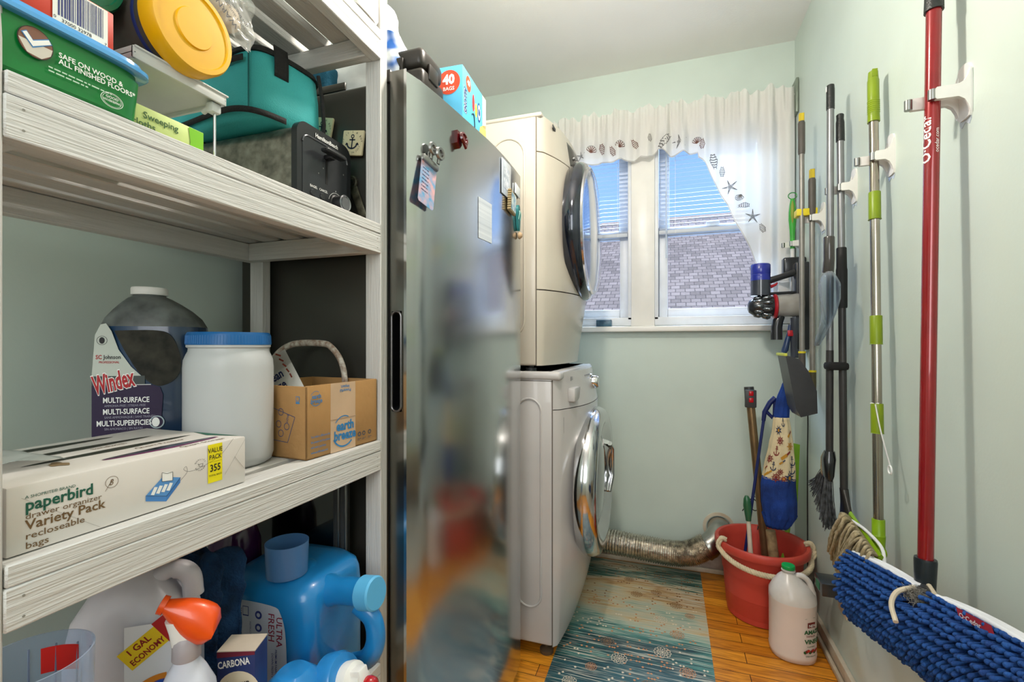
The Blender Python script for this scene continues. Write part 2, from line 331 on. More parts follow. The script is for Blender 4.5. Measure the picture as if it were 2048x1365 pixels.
for n, (x0, x1) in enumerate(WX):
    b = MB(); d0 = YB + .045
    # jamb liner
    for (xa, xb) in ((x0, x0 + .018), (x1 - .018, x1)): b.box((xa, YB - .005, WZ0), (xb, YB + T, WZ1), vin, .002)
    b.box((x0, YB - .005, WZ0 - .03), (x1, YB + T, WZ0 + .012), vin, .002); b.box((x0, YB - .005, WZ1 - .015), (x1, YB + T, WZ1), vin, .002)
    wf = struct(b.build('window_%d' % (n + 1)))
    b = MB(); zm = 1.66          # lower sash
    a0, a1 = x0 + .020, x1 - .020
    b.box((a0, d0, WZ0 + .014), (a0 + .042, d0 + .03, zm), vin, .004); b.box((a1 - .042, d0, WZ0 + .014), (a1, d0 + .03, zm), vin, .004)
    b.box((a0 + .042, d0, WZ0 + .014), (a1 - .042, d0 + .03, WZ0 + .055), vin, .004); b.box((a0 + .042, d0, zm - .045), (a1 - .042, d0 + .03, zm), vin, .004)
    b.box((a0 - .002, d0 + .004, WZ0 + .012), (a0 + .001, d0 + .02, zm), seal)
    b.box((a0, d0 + .002, WZ0 + .0118), (a1, d0 + .02, WZ0 + .0155), seal)
    b.build('lower_sash', wf)
    b = MB(); e0 = d0 + .036
    b.box((a0, e0, zm - .03), (a0 + .05, e0 + .03, WZ1 - .016), vin, .004); b.box((a1 - .05, e0, zm - .03), (a1, e0 + .03, WZ1 - .016), vin, .004)
    b.box((a0 + .05, e0, zm - .03), (a1 - .05, e0 + .03, zm + .01), vin, .004); b.box((a0 + .05, e0, WZ1 - .06), (a1 - .05, e0 + .03, WZ1 - .016), vin, .004)
    b.build('upper_sash', wf)
    b = MB(); b.box((a0 + .042, d0 + .013, WZ0 + .055), (a1 - .042, d0 + .017, zm - .045), pane); b.build('pane', wf)
    b = MB(); b.box((a0 + .05, e0 + .013, zm + .01), (a1 - .05, e0 + .017, WZ1 - .06), pane); b.build('pane', wf)
    if n == 1:
        b = MB(); b.box(((x0 + x1) / 2 - .03, d0 - .012, zm - .004), ((x0 + x1) / 2 + .03, d0 + .012, zm + .012), white, .004); b.build('sash_lock', wf)

# neighbouring house roof and sky beyond the panes
sh = shingle_mat()
t = thing('neighbor_house', (1.2, 5.6, 0), 'grey asphalt shingle roof of the neighbouring house seen through both windows', 'house')
b = MB(); A = RX(33)
RM = TR(1.2, 6.6, 1.55) @ A
b.box((-7, -1.6, -.05), (7, 3.58, 0), sh, M=RM); rf = b.build('roof', t)
b = MB(); b.tube([RM @ V((-7, 3.58, 0)), RM @ V((7, 3.58, 0))], .06, mat('ridge_cap', '#b7a493', .9), 8); b.build('ridge_cap', t)
b = MB(); b.box((-5.6, 5.7, 0), (8.0, 5.8, .8), mat('siding', '#c9c4b8', .8)); b.build('wall', t)

# ================================================================ blinds
slat = mat('blind_slat', '#c3c9d2', .4, var=.01)
for n, (x0, x1) in enumerate(WX):
    t = thing('window_blind', ((x0 + x1) / 2, YB + .02, 1.6), ['white mini blind half lowered in the left window beside the dryer', 'white mini blind half lowered in the right window above the vacuum'][n], 'blind', 'mini blinds')
    b = MB(); z = 1.645
    while z < WZ1 - .04:
        zz = z; xa, xb = x0 + .021, x1 - .021
        b.grid(lambda u, v: (xa + (xb - xa) * u, YB + .006 + .024 * v, zz + -.0003 * math.sin(v * PI) + .0076 * v + .0012 * math.sin(u * PI)), 6, 4, slat)
        z += .0205
    b.build('slats', t, solid=.0004)
    b = MB(); b.box((x0 + .02, YB + .004, 1.618), (x1 - .02, YB + .032, 1.638), slat, .003); b.build('bottom_rail', t)
    b = MB(); b.box((x0 + .019, YB + .004, WZ1 - .042), (x1 - .019, YB + .034, WZ1 - .016), slat, .003); b.build('head_rail', t)
    for fx in (.18, .82):
        xx = x0 + (x1 - x0) * fx; b = MB(); b.tube([(xx, YB + .004, 1.62), (xx, YB + .004, WZ1 - .03)], .0008, white, 5); b.build('cord', t)
    if n == 1:
        b = MB(); b.tube([(x0 + .055, YB - .002, 1.50), (x0 + .055, YB - .002, WZ1 - .04)], .004, glassy('clear_wand', '#e4ecf5', .35), 8); b.build('tilt_wand', t)

# ================================================================ curtain
cur = fabric_tr('sheer_cream_cloth', '#f3f1ec', .13)
emb = [flat('brown_thread', '#6b4438'), flat('grey_thread', '#6c6a66')]
CXa, CXb = -.60, .525; ROD = 2.185
def cfold(x, z):
    k = max(0, min(1, (ROD - z) / .12))
    g = (math.sin(x * 160 + 2.2 * math.sin(x * 23)) * .0075 + math.sin(x * 310) * .002) * (1 - k) ** .7 * (1 if z < ROD + .012 or z > ROD + .012 else 1) + (math.sin(x * 58 + 1.9 * math.sin(x * 13)) * .015 + math.sin(x * 131 + 3 * math.sin(x * 9)) * .004) * (.25 + .75 * k)
    return YB - .062 + g
def cbot(x):
    base = 1.985
    sc = .014 * abs(math.sin((x + .03) * PI / .095))
    d = abs(x + .045)
    if d < .05: base += .035 * (1 - d / .05)
    if x > .13:
        q = min(1, (x - .13) / .28); base -= .02 + .60 * q ** 1.12
    return base - sc
def czt(x): return ROD + .038 + .010 * math.sin(x * 47) + .007 * math.sin(x * 120)
def cpt(u, v):
    x = CXa + (CXb - CXa) * u; z = czt(x) + (cbot(x) - czt(x)) * v
    y = cfold(x, z)
    return (x, y, z)
t = thing('curtain', (0, YB - .06, ROD), 'white sheer valance with swag tail and embroidered seashells over the windows', 'curtain')
b = MB(); b.grid(cpt, 420, 60, cur); b.build('cloth', t, ang=180)
b = MB(); b.tube([(CXa - .01, YB - .046, ROD), (XR - .01, YB - .046, ROD)], .0045, white, 8); b.build('curtain_rod', t)
b = MB(); b.box((XR - .012, YB - .075, ROD - .09), (XR - .002, YB - .005, ROD + .06), mat('bracket_metal', '#8f998c', .4, .6), .002); b.build('rod_bracket', t)
b = MB()
for k, off in ((0, 0), (1, .003)):
    pts = [cpt(i / 420, .992 - .0 * k) for i in range(421)]; b.tube([V(p) + V((0, -.0012, off)) for p in pts[::2]], .0009, flat('hem_thread', '#c9c6c0'), 4)
b.build('hem_stitching', t)
def shell(b, kind, cx, cz, s, rot=0, m=None):
    m = m or emb[0]; st = len(b.V)
    if kind == 'fan':
        for i in range(7): a = math.radians(-70 + i * 23.3 + 90); b.line([(0, -.5 * s), (.8 * s * math.cos(a), -.5 * s + 1.1 * s * math.sin(a))], .13 * s, m)
        b.ring(0, -.1 * s, .72 * s, .80 * s, emb[1], a0=0, a1=PI)
    elif kind == 'star':
        for i in range(5):
            a = math.radians(90 + 72 * i); p = V((s * math.cos(a), s * math.sin(a), 0)); q = V((-math.sin(a), math.cos(a), 0)) * s * .13
            b.line([(0, 0), (p.x, p.y)], .05 * s, m); b.line([(q.x, q.y), (p.x, p.y)], .06 * s, m); b.line([(-q.x, -q.y), (p.x, p.y)], .06 * s, m)
    else:
        for i in range(6):
            w = .5 * s * (1 - abs(i - 2.2) / 4.6); y = -.8 * s + i * .32 * s; b.line([(-w, y), (0, y + .1 * s), (w, y - .05 * s)], .12 * s, m)
            b.line([(-w, y), (-w * .8, y + .3 * s)], .07 * s, m); b.line([(w, y), (w * .8, y + .3 * s)], .07 * s, m)
    R = Matrix.Rotation(math.radians(rot), 3, 'Z')
    def f(v):
        q = R @ v; x = cx + q.x; z = cz + q.y; return (x, cfold(x, z) - .0016, z)
    b.warp(f, st)
for kind, cx, cz, s, r, mi in [('fan', -.475, 2.055, .026, -20, 0), ('star', -.42, 2.03, .022, 5, 1), ('fan', -.365, 2.05, .027, -15, 0), ('cone', -.315, 2.055, .026, 190, 0), ('cone', -.26, 2.025, .024, 20, 0),
        ('fan', -.225, 2.055, .026, -10, 0), ('cone', -.155, 2.055, .024, 30, 0), ('cone', -.085, 2.07, .017, 0, 1), ('cone', -.02, 2.045, .034, -40, 1), ('star', .05, 2.035, .03, 10, 1),
        ('fan', .125, 2.03, .022, 0, 0), ('cone', .148, 2.005, .021, 0, 0), ('cone', .198, 1.925, .032, 190, 1), ('cone', .235, 1.875, .022, 0, 1), ('star', .268, 1.80, .030, 20, 1),
        ('fan', .305, 1.745, .020, 150, 1), ('cone', .325, 1.705, .022, 90, 1), ('star', .36, 1.655, .030, 0, 1), ('cone', .40, 1.60, .02, 20, 1)]:
    b = MB(); shell(b, kind, cx, cz, s * 1.12, r, emb[mi]); b.build('embroidered_starfish' if kind == 'star' else 'embroidered_seashell', t)

# ================================================================ washer and dryer
cream = mat('appliance_enamel', '#c2bbad', .28, var=.03, scale=5, coat=.3)
creamw = mat('appliance_enamel_white', '#bfbcba', .25, var=.03, scale=5, coat=.3)
seam = flat('panel_seam', '#5d554a'); cgl = mat('door_glass', '#1b2431', .06, 0, coat=1, spec=.8)
Y0, Y1 = 1.54, 2.20
def front_x(xf, bow, y): t_ = (y - (Y0 + Y1) / 2) / ((Y1 - Y0) / 2); return xf + bow * (1 - abs(t_) ** 2.3)
def appliance(z0, z1, xb, xf, bow, name, label, cat, m, taper):
    t = thing(name, ((xb + xf) / 2, (Y0 + Y1) / 2, z0), label, cat)
    b = MB(); b.box((xb, Y0, z0), (xf, Y1, z1), m, .008, 3); b.build('cabinet', t)
    return t
def front_panel(t, name, za, zb, xf, bow, m, n=24, edge=.012, tz=None):
    b = MB(); nv = 14
    def f(u, v):
        y = Y0 + (Y1 - Y0) * u; z = za + (zb - za) * v
        e = min(1, min(u, 1 - u) * (Y1 - Y0) / .02); e = math.sqrt(max(0, 1 - (1 - e) ** 2)); x = xf + edge * e + (front_x(0, bow, y)) * (tz(z) if tz else 1)
        return (x, y, z)
    b.grid(f, 44, nv, m)
    k = 45
    top = [f(i / 44, 1) for i in range(45)]; bot = [f(i / 44, 0) for i in range(45)]
    b.poly(top + [(xf - .001, Y1, zb), (xf - .001, Y0, zb)], m); b.poly((bot + [(xf - .001, Y1, za), (xf - .001, Y0, za)])[::-1], m)
    o = b.build(name, t, ang=50); return f
def emboss(t, x0, x1, z0, z1, m, y=Y0, w=.006):
    r = (x1 - x0) / 2; cx = (x0 + x1) / 2; pts = arc((cx, y, z1 - r), r, 0, 180, 12) + arc((cx, y, z0 + r), r, 180, 360, 12)
    b = MB(); b.tube(pts + [pts[0]], w, m, 8, cap=False); return b.build('embossed_panel', t)
# washer
wz0, wz1 = .045, .985; wxf = -.375
t = appliance(wz0, wz1, XL + .07, wxf, .07, 'washing_machine', 'white front loading washer with chrome round door standing on the floor', 'washer', creamw, 0)
tap = lambda z: .25 + .75 * min(1, max(0, (z - wz0) / .28)) ** .8 if z < wz0 + .28 else (1 if z < .85 else 1 - (z - .85) / (wz1 - .85) * .35)
fW = front_panel(t, 'front_panel', wz0, .852, wxf, .085, creamw, tz=tap)
fP = front_panel(t, 'control_panel', .855, wz1 - .004, wxf, .085, creamw, tz=tap)
emboss(t, -.50, -.415, .17, .89, creamw, w=.004)
b = MB(); b.box((wxf - .001, Y0 - .0006, wz0), (wxf + .0015, Y0 + .002, wz1 - .03), seam); b.box((XL + .1, Y0 - .0006, wz1 - .034), (wxf, Y0 + .002, wz1 - .032), seam); b.build('seam', t)
b = MB(); b.box((XL + .07, Y0 - .006, wz1 - .03), (wxf + .03, Y1 + .006, wz1), creamw, .010, 3); b.build('top_panel', t)
def on_front(f, za, zb, y, z, off=.001):
    u = (y - Y0) / (Y1 - Y0); v = (z - za) / (zb - za); return V(f(u, v)) + V((off, 0, 0))
yc = (Y0 + Y1) / 2; xw = wxf + .095
def ring_door(t, xc, yc, zc, R, dep, mring, mglass, inner=.62, bowl=True):
    M = TR(xc, yc, zc) @ RY(90)
    b = MB(); b.lathe([(R * .96, -.02), (R, .0), (R, dep * .5), (R * .96, dep * .85), (R * .88, dep), (R * .78, dep * .95), (R * inner * 1.08, dep * .55), (R * inner, dep * .5)], mring, 72, M, cap=False); b.build('door_ring', t)
    b = MB(); b.lathe([(R * inner * 1.01, dep * .52), (R * inner * .9, dep * .62 if bowl else dep), (R * .4, dep * .8), (.001, dep * .86)], mglass, 64, M, cap=True); b.build('door_glass', t)
ring_door(t, xw - .012, yc - .02, .545, .285, .058, chrome, cgl, .62)
b = MB(); b.tube([(xw + .040, yc + .16, .65), (xw + .046, yc + .20, .62), (xw + .046, yc + .205, .50), (xw + .036, yc + .17, .44)], .010, chrome, 10); b.build('door_handle', t)
b = MB(); b.box((xw - .004, yc - .298, .49), (xw + .016, yc - .270, .60), black, .004); b.build('door_hinge', t)
# dispenser drawer, knob, buttons, stickers
p = on_front(fP, .855, wz1 - .004, 1.66, .91)
b = MB(); b.box((p.x - .02, 1.60, .875), (p.x + .008, 1.74, .925), mat('drawer_grey', '#b8b6b4', .4), .008); b.build('detergent_drawer', t)
pk = on_front(fP, .855, wz1 - .004, 1.96, .93)
b = MB(TR(pk.x - .004, 1.90, .925) @ RY(90)); b.lathe([(.034, 0), (.034, .006), (.027, .008), (.026, .028), (.022, .033), (.001, .034)], chrome, 32); b.build('knob', t)
b = MB()
for i in range(5):
    q = on_front(fP, .855, wz1 - .004, 1.78 + .022 * i, .958); b.box((q.x - .002, q.y - .006, q.z - .003), (q.x + .001, q.y + .006, q.z + .003), flat('button_grey', '#8b8d90'))
q = on_front(fP, .855, wz1 - .004, 1.645, .955, .002); b.M = face_x(q.x, 1.60, .945); b.disc(.01, .012, .009, flat('logo_grey', '#77787a')); b.text('LG', .023, .006, .017, flat('logo_grey', '#77787a'), bold=1)
b.build('control_print', t)
b = MB(); b.M = face_x(-.355, 1.553, .79)
b.build if False else None
xs = fW(.05, .9)[0] + .002
b.M = face_x(xs, 1.575, .77); b.rect(0, 0, .035, .055, flat('sticker_blue', '#153d52')); b.rect(.003, .004, .032, .03, flat('sticker_orange', '#d8672a'), .0004)
for i in range(4): b.rect(.004, .035 + .0045 * i, .03, .037 + .0045 * i, inkw, .0004)
b.build('energy_sticker', t)
for (xx, yy) in ((wxf - .03, Y0 + .04), (wxf - .03, Y1 - .04), (XL + .12, Y0 + .04), (XL + .12, Y1 - .04)):
    b = MB(TR(xx, yy, 0)); b.lathe([(.024, 0), (.024, .012), (.016, .018), (.008, .02), (.008, .05)], mat('rusty_foot', '#574532', .6), 18); b.build('leveling_foot', t)
# dryer
dz0, dz1 = .992, 1.875; dxf = -.432
t = appliance(dz0 + .012, dz1, XL + .10, dxf, .09, 'dryer', 'cream white front loading dryer stacked on top of the washer', 'dryer', cream, 0)
tpd = lambda z: (.45 + .55 * min(1, (z - dz0) / .30)) if z < dz0 + .30 else (1 if z < 1.62 else 1 - (z - 1.62) / (dz1 - 1.62) * .45)
f1 = front_panel(t, 'kick_panel', dz0 + .012, 1.265, dxf, .10, cream, tz=tpd)
f2 = front_panel(t, 'front_panel', 1.269, 1.742, dxf, .10, cream, tz=tpd)
f3 = front_panel(t, 'control_panel', 1.746, dz1 - .003, dxf, .10, cream, tz=tpd)
b = MB(); b.box((dxf - .001, Y0 - .0006, dz0 + .012), (dxf + .0015, Y0 + .002, dz1 - .005), seam); b.build('seam', t)
b = MB(); b.box((XL + .10, Y0 - .004, dz1 - .012), (dxf + .02, Y1 + .004, dz1 + .004), cream, .007, 3); b.build('top_panel', t)
emboss(t, -.60, -.475, 1.10, 1.80, cream, w=.004)
xd = dxf + .108
M_ = TR(xd - .012, yc, 1.527) @ RY(90); b = MB(); b.lathe([(.262, -.02), (.272, 0), (.272, .020), (.262, .036), (.243, .044), (.240, .040)], mat('navy_door_trim', '#20283a', .12, .4, coat=1, hx2='#0c1018'), 72, M_, cap=False); b.build('door_ring', t)
b = MB(); b.lathe([(.244, .040), (.238, .050), (.20, .058), (.12, .064), (.001, .067)], mat('dryer_door_glass', '#6f87a8', .07, .6, coat=1), 64, M_); b.build('door_glass', t)
b = MB(TR(xd + .028, yc, 1.527) @ RY(90)); b.lathe([(.250, 0), (.250, .008), (.240, .012), (.232, .010)], chrome, 72, cap=False); b.build('door_rim', t)
b = MB(); dcs = mat('dark_control_strip', '#4a4744', .2, .3)
b.grid(lambda u, v: V(f3(.30 + .52 * u, .02 + .80 * v)) + V((.008 * min(1, 8 * min(u, 1 - u, v, 1 - v) + .01), 0, 0)), 24, 12, dcs)
for i in range(7):
    q = V(f3(.36 + .065 * i, .4)); b.tube([q + V((.004, 0, 0)), q + V((.012, 0, .002))], .008, silver, 10)
b.build('display_panel', t)
q = f3(.12, .6); b = MB(face_x(q[0] + .002, 1.60, 1.845)); b.box((0, 0, -.002), (.04, .012, .001), flat('badge_dark', '#3b3a38')); b.build('badge', t)
for (xx, yy) in ((dxf - .03, Y0 + .04), (dxf - .03, Y1 - .04), (XL + .15, Y0 + .04), (XL + .15, Y1 - .04)):
    b = MB(TR(xx, yy, wz1)); b.lathe([(.02, 0), (.02, .01), (.01, .012), (.01, .022)], dkgrey, 14); b.build('leveling_foot', t)

# ================================================================ freezer
st_door = steel_mat('stainless_door', '#c4c6c6', .145); st_side = mat('grey_freezer_side', '#4c4a44', .33, .55, var=.06, scale=3, bump=.05)
FY0, FZ = .80, 1.612
t = thing('freezer', (-.69, 1.1, 0), 'tall stainless steel upright freezer with bowed door covered in magnets beside the shelf', 'freezer')
b = MB(); b.box((-.925, FY0 + .005, .04), (-.535, 1.43, FZ), st_side, .006, 3); b.build('cabinet', t)
b = MB(); b.box((-.91, FY0 + .03, 0), (-.56, 1.41, .04), black); b.build('base', t)
plan = [(-.490, .80), (-.479, .848), (-.4700, .92), (-.463, .993), (-.455, 1.08), (-.4485, 1.162), (-.4465, 1.24), (-.447, 1.32), (-.451, 1.42)]
sp_ = spline([V((p[0], p[1], 0)) for p in plan], 5)
def door_x(y):
    for a, c in zip(sp_[:-1], sp_[1:]):
        if a.y <= y <= c.y: return a.x + (c.x - a.x) * (y - a.y) / (c.y - a.y)
    return sp_[-1].x
b = MB(); zb_, zt_ = .045, FZ + .012
vs = []; fs = []
rows = [zb_, zb_ + .006, .4, .8, 1.2, zt_ - .006, zt_]
b.grid(lambda u, v: (lambda p, z: (p.x - (.006 if z in (zb_, zt_) else 0), p.y, z))(sp_[round(u * (len(sp_) - 1))], rows[round(v * (len(rows) - 1))]), len(sp_) - 1, len(rows) - 1, st_door)
pl = [(p.x - .006, p.y) for p in sp_]; pl2 = pl + [(-.528, 1.42), (-.528, .80)]
b.poly([(x, y, zt_) for x, y in pl2][::-1], st_door); b.poly([(x, y, zb_) for x, y in pl2], st_door)
# near side edge with a recess for the handle
def q4(x0, z0, x1, z1, y, m): b.raw([(x0, y, z0), (x1, y, z0), (x1, y, z1), (x0, y, z1)], [(0, 1, 2, 3)], m)
edgem = mat('door_edge_steel', '#807f7a', .25, 1, var=.1, scale=6)
hx0, hx1, hz0, hz1 = -.5235, -.5005, .945, 1.145
q4(-.528, zb_, -.496, hz0, .80, edgem); q4(-.528, hz1, -.496, zt_, .80, edgem); q4(-.528, hz0, hx0, hz1, .80, edgem); q4(hx1, hz0, -.496, hz1, .80, edgem)
b.raw([(-.496, .80, zb_), (-.490, .80, zb_), (-.490, .80, zt_), (-.496, .80, zt_)], [(0, 1, 2, 3)], st_door)
b.raw([(-.528, 1.42, zb_), (-.456, 1.42, zb_), (-.456, 1.42, zt_), (-.528, 1.42, zt_)], [(3, 2, 1, 0)], st_door)
dr = b.build('door', t)
b = MB(); cxh = (hx0 + hx1) / 2; rh = (hx1 - hx0) / 2
def stad(r, y): return arc((cxh, y, hz1 - rh), r, 0, 180, 10) + arc((cxh, y, hz0 + rh), r, 180, 360, 10)
L0 = stad(rh, .80); L1 = stad(rh * .8, .80); L2 = stad(rh * .7, .835); nn = len(L0)
b.raw(L0 + [(hx0, .80, hz1), (hx1, .80, hz1), (hx0, .80, hz0), (hx1, .80, hz0)], [], edgem)
b.raw([p for p in L1] + [p for p in L2], [(i, (i + 1) % nn, nn + (i + 1) % nn, nn + i) for i in range(nn)] + [tuple(range(nn, 2 * nn))], mat('handle_recess_dark', '#0d0d0f', .4))
b.tube(stad(rh * .92, .7985) + [stad(rh * .92, .7985)[0]], .0022, mat('recess_rim', '#6a6868', .25, .7), 8, cap=False); b.build('handle', dr)
b = MB(); b.box((-.5345, .806, .05), (-.528, 1.41, FZ - .01), mat('door_gasket', '#1a1a1c', .6)); b.build('gasket', t)
b = MB(); b.box((-.735, .8055, FZ), (-.64, .8105, FZ + .016), st_side, .002); b.build('hinge_cover', t)
b = MB(); b.box((-.56, .802, FZ - .006), (-.528, .90, FZ + .020), mat('top_bracket', '#3a3630', .35), .003); b.build('door_bracket', t)

# ================================================================ white wooden shelf
pwY = painted_wood('painted_pine_long', (30, 1.2, 30)); pwX = painted_wood('painted_pine_cross', (1.2, 30, 30)); pwZ = painted_wood('painted_pine_post', (25, 25, .9), '#c9c7c3')
t = thing('storage_shelf', (-.69, .49, 0), 'white painted wooden slatted shelving unit with four shelves on the left side', 'shelf')
SX0, SX1, SY0, SY1 = -.862, -.53, .20, .772
def wob(b, amp=.0012):
    for i, v in enumerate(b.V):
        b.V[i] = v + V(noise.noise_vector(v * 9)) * amp
    return b
for (x0, x1) in ((SX1 - .035, SX1), (SX0, SX0 + .035)):
    for (y0, y1) in ((SY0, SY0 + .0325), (SY1 - .0, SY1 + .022)):
        b = MB(); b.box((x0, y0, 0), (x1, y1, 2.05), pwZ, .0015, 1); b.build('post', t)
SHZ = [.46, .892, 1.3125, 1.69]
nail = flat('nail_hole', '#8a8880')
for k, z in enumerate(SHZ):
    b = MB(); b.box((SX1 - .020, SY0 + .0325, z - .0575), (SX1 + .0008, SY1, z - .020), pwY, .0015, 1)
    for yy in (SY0 + .045, SY1 - .012):
        for dz in (.030, .048): b.M = face_x(SX1 + .0011, yy, z - dz); b.disc(0, 0, .0012, nail, n=8); b.M = Matrix()
    b.build('front_rail', t)
    b = MB(); b.box((SX0, SY0 + .0325, z - .0575), (SX0 + .020, SY1, z - .020), pwY, .0015, 1); b.build('back_rail', t)
    for yy in (SY0 + .0325, SY1 - .022):
        b = MB(); b.box((SX0 + .020, yy, z - .0575), (SX1 - .020, yy + .0215, z - .020), pwX, .0015, 1); b.build('cross_rail', t)
    ns = 6; w = .040; gap = ((SX1 - SX0) - ns * w) / (ns - 1)
    for i in range(ns):
        x1 = SX1 + .001 - i * (w + gap); b = MB(); b.box((x1 - w, SY0 + .0335, z - .0195), (x1, SY1 - .0005, z), pwY, .0015, 1); b.build('slat', t)

# ================================================================ things on the third shelf (z = 1.3125)
Z3 = 1.3135; Z2 = .893; Z1 = .461
# green tub of wet cloths
gr = mat('green_tub_plastic', '#0f7a35', .28, var=.05, scale=6); grl = flat('green_print_dark', '#0a5a2a')
t = thing('wet_cloth_tub', (-.60, .22, Z3), 'green plastic tub of floor cloths with clear blue lid under the orange box', 'tub')
b = MB(); 
def rbox_secs(x0, x1, y0, y1, zs, e=9):
    cx, cy = (x0 + x1) / 2, (y0 + y1) / 2; return [(cx, cy, z, (x1 - x0) / 2 - d, (y1 - y0) / 2 - d, e) for z, d in zs]
b.loft(rbox_secs(-.665, -.530, .090, .3475, [(Z3, .006), (Z3 + .003, .003), (Z3 + .044, .0), (Z3 + .045, .002), (Z3 + .053, .002)]), gr, 80); b.build('tub_body', t)
b = MB(); b.loft(rbox_secs(-.671, -.5245, .084, .355, [(Z3 + .0505, .002), (Z3 + .052, 0), (Z3 + .056, .000), (Z3 + .057, .004), (Z3 + .0625, .005), (Z3 + .065, .010)]), mat('blue_lid', '#4a9bd8', .15, var=.05, coat=.5), 80); b.build('lid', t)
b = MB(); xf = -.5290; b.M = face_x(xf, 0, 0)
cy_, cz_ = .2530, Z3 + .0335
b.disc(cy_, cz_ - .0015, .0125, flat('badge_outline', '#2b2018'), .0135); b.disc(cy_, cz_ - .0015, .0118, flat('badge_brown', '#7c5340'), .0128, z=.0002)
b.poly([(cy_ - .0118, cz_ - .002, .0003), (cy_ - .006, cz_ - .0125, .0003), (cy_ + .004, cz_ - .0135, .0003), (cy_ + .0105, cz_ - .0075, .0003), (cy_ + .0118, cz_ - .0015, .0003)], flat('badge_cream', '#cfc8bc'))
for e_, m_, zz in ((.0009, flat('check_blue', '#3e86c4'), .0005), (0, inkw, .0008)):
    b.poly([(cy_ - .0092 - e_, cz_ + .0030, zz), (cy_ - .0065, cz_ + .0052 + e_, zz), (cy_ - .0020, cz_ - .0008 + e_, zz), (cy_ - .0022, cz_ - .0058 - e_ * 1.4, zz)], m_); b.poly([(cy_ - .0022, cz_ - .0058 - e_ * 1.4, zz), (cy_ - .0020, cz_ - .0008 + e_, zz), (cy_ + .0088, cz_ + .0062 + e_, zz), (cy_ + .0105 + e_, cz_ + .0030, zz)], m_)
b.text('SAFE ON WOOD &', .2690, Z3 + .0290, .0068, inkw, z=.0006, bold=.8, wid=.90); b.text('ALL FINISHED FLOORS*', .2690, Z3 + .0232, .0068, inkw, z=.0006, bold=.8, wid=.90)
b.small(.262, Z3 + .016, .05, .0022, flat('pale_print', '#bcd8c0'), 2, 1.5, 3)
b.ring(.3120, Z3 + .0105, .0095, .0100, inkw, .0006, ry=.72); b.ring(.3120, Z3 + .0105, .0082, .0085, inkw, .0006, ry=.72)
b.text('GOOD', .3120, Z3 + .0118, .0036, inkw, z=.0006, al='CENTER', bold=.5); b.text('HOUSEKEEPING', .3120, Z3 + .0085, .0030, inkw, z=.0006, al='CENTER', bold=.5, wid=.72)
b.build('tub_print', t)
# orange box
org = mat('orange_card', '#d03008', .5, var=.04)
t = thing('orange_box', (-.6, .2, Z3 + .066), 'orange cardboard box with white barcode lying on the blue tub lid', 'box')
b = MB(); b.box((-.655, .08, Z3 + .0655), (-.545, .3235, Z3 + .1085), org, .0015); b.build('carton', t)
b = MB(); b.M = face_x(-.5445, 0, 0); zb = Z3 + .0640
b.rect(.2725, zb + .006, .3175, zb + .043, flat('label_white', '#efece2'), .0001); rr = random.Random(5); y = .2765
while y < .314:
    w = rr.choice([.0005, .0009, .0014]); b.rect(y, zb + .0125, y + w, zb + .0415, flat('bar_blue', '#2d3470'), .0003); y += w + rr.choice([.0006, .0010])
b.text('0', .2732, zb + .0085, .004, ink, z=.0003); b.text('37000 32978', .2792, zb + .0075, .0046, ink, z=.0003, bold=.3); b.text('7', .3145, zb + .0065, .004, ink, z=.0003)
b.rect(.236, zb + .024, .264, zb + .05, flat('orange_patch', '#f07b2a'), .0001); b.small(.238, zb + .028, .024, .002, ink, 1, 1, 4); b.rect(.2555, zb + .030, .2595, zb + .037, ink, .0003); b.small(.238, zb + .034, .012, .003, ink, 2, 1.5, 9)
b.build('barcode_print', t)
# lime box of sweeping cloths
t = thing('sweeping_cloth_box', (-.63, .39, Z3), 'lime green and white carton of sweeping cloths under the white rack', 'box')
b = MB(); b.box((-.70, .352, Z3), (-.565, .437, Z3 + .037), mat('pale_lime_card', '#cfe08a', .5), .001); b.build('carton', t)
b = MB(); b.M = face_x(-.5644, 0, Z3)
b.poly([(.417, .001, .0001), (.436, .001, .0001), (.436, .036, .0001), (.417, .036, .0001), (.419, .018, .0001)], flat('lime_print', '#7cc21a'))
b.text('Sweeping', .364, .0235, .0105, flat('dark_green_ink', '#2b5a24'), z=.0003, bold=.8); b.text('cloths', .352, .013, .0105, flat('dark_green_ink', '#2b5a24'), z=.0003, bold=.8)
b.rect(.395, .002, .426, .013, flat('label_white', '#efece2'), .0003)
for i in range(14): b.rect(.399 + i * .0018, .0045, .3998 + i * .0018, .0125, ink, .0005)
b.build('carton_print', t)
# white plastic rack
rk = mat('rack_plastic', '#cfd2d0', .4, var=.02); ZR = 1.4100
t = thing('wire_leg_rack', (-.68, .38, Z3), 'small white plastic riser rack on thin metal legs holding the canisters', 'rack')
b = MB(); x0, x1, y0, y1 = -.735, -.568, .356, .472
b.box((x0, y0, ZR - .003), (x1, y1, ZR), rk, .001)
for (a, c) in (((x1 - .004, y0, ZR - .008), (x1, y1, ZR + .006)), ((x0, y0, ZR - .008), (x0 + .004, y1, ZR + .006)), ((x0, y1 - .004, ZR - .008), (x1, y1, ZR + .006)), ((x0, y0, ZR - .008), (x1, y0 + .004, ZR + .006))): b.box(a, c, rk, .0012)
b.box((x1 - .002, y0 + .001, ZR + .004), (x1 + .002, y1 + .002, ZR + .0065), rk, .001)
b.build('tray', t)
for (xx, yy) in ((x1 - .012, y1 - .008), (x0 + .012, y1 - .008), (x0 + .012, y0 + .014), (x1 - .05, y0 + .010)):
    b = MB(); b.tube([(xx, yy, Z3), (xx, yy, ZR - .006)], .0018, chrome, 10); lg = b.build('leg', t)
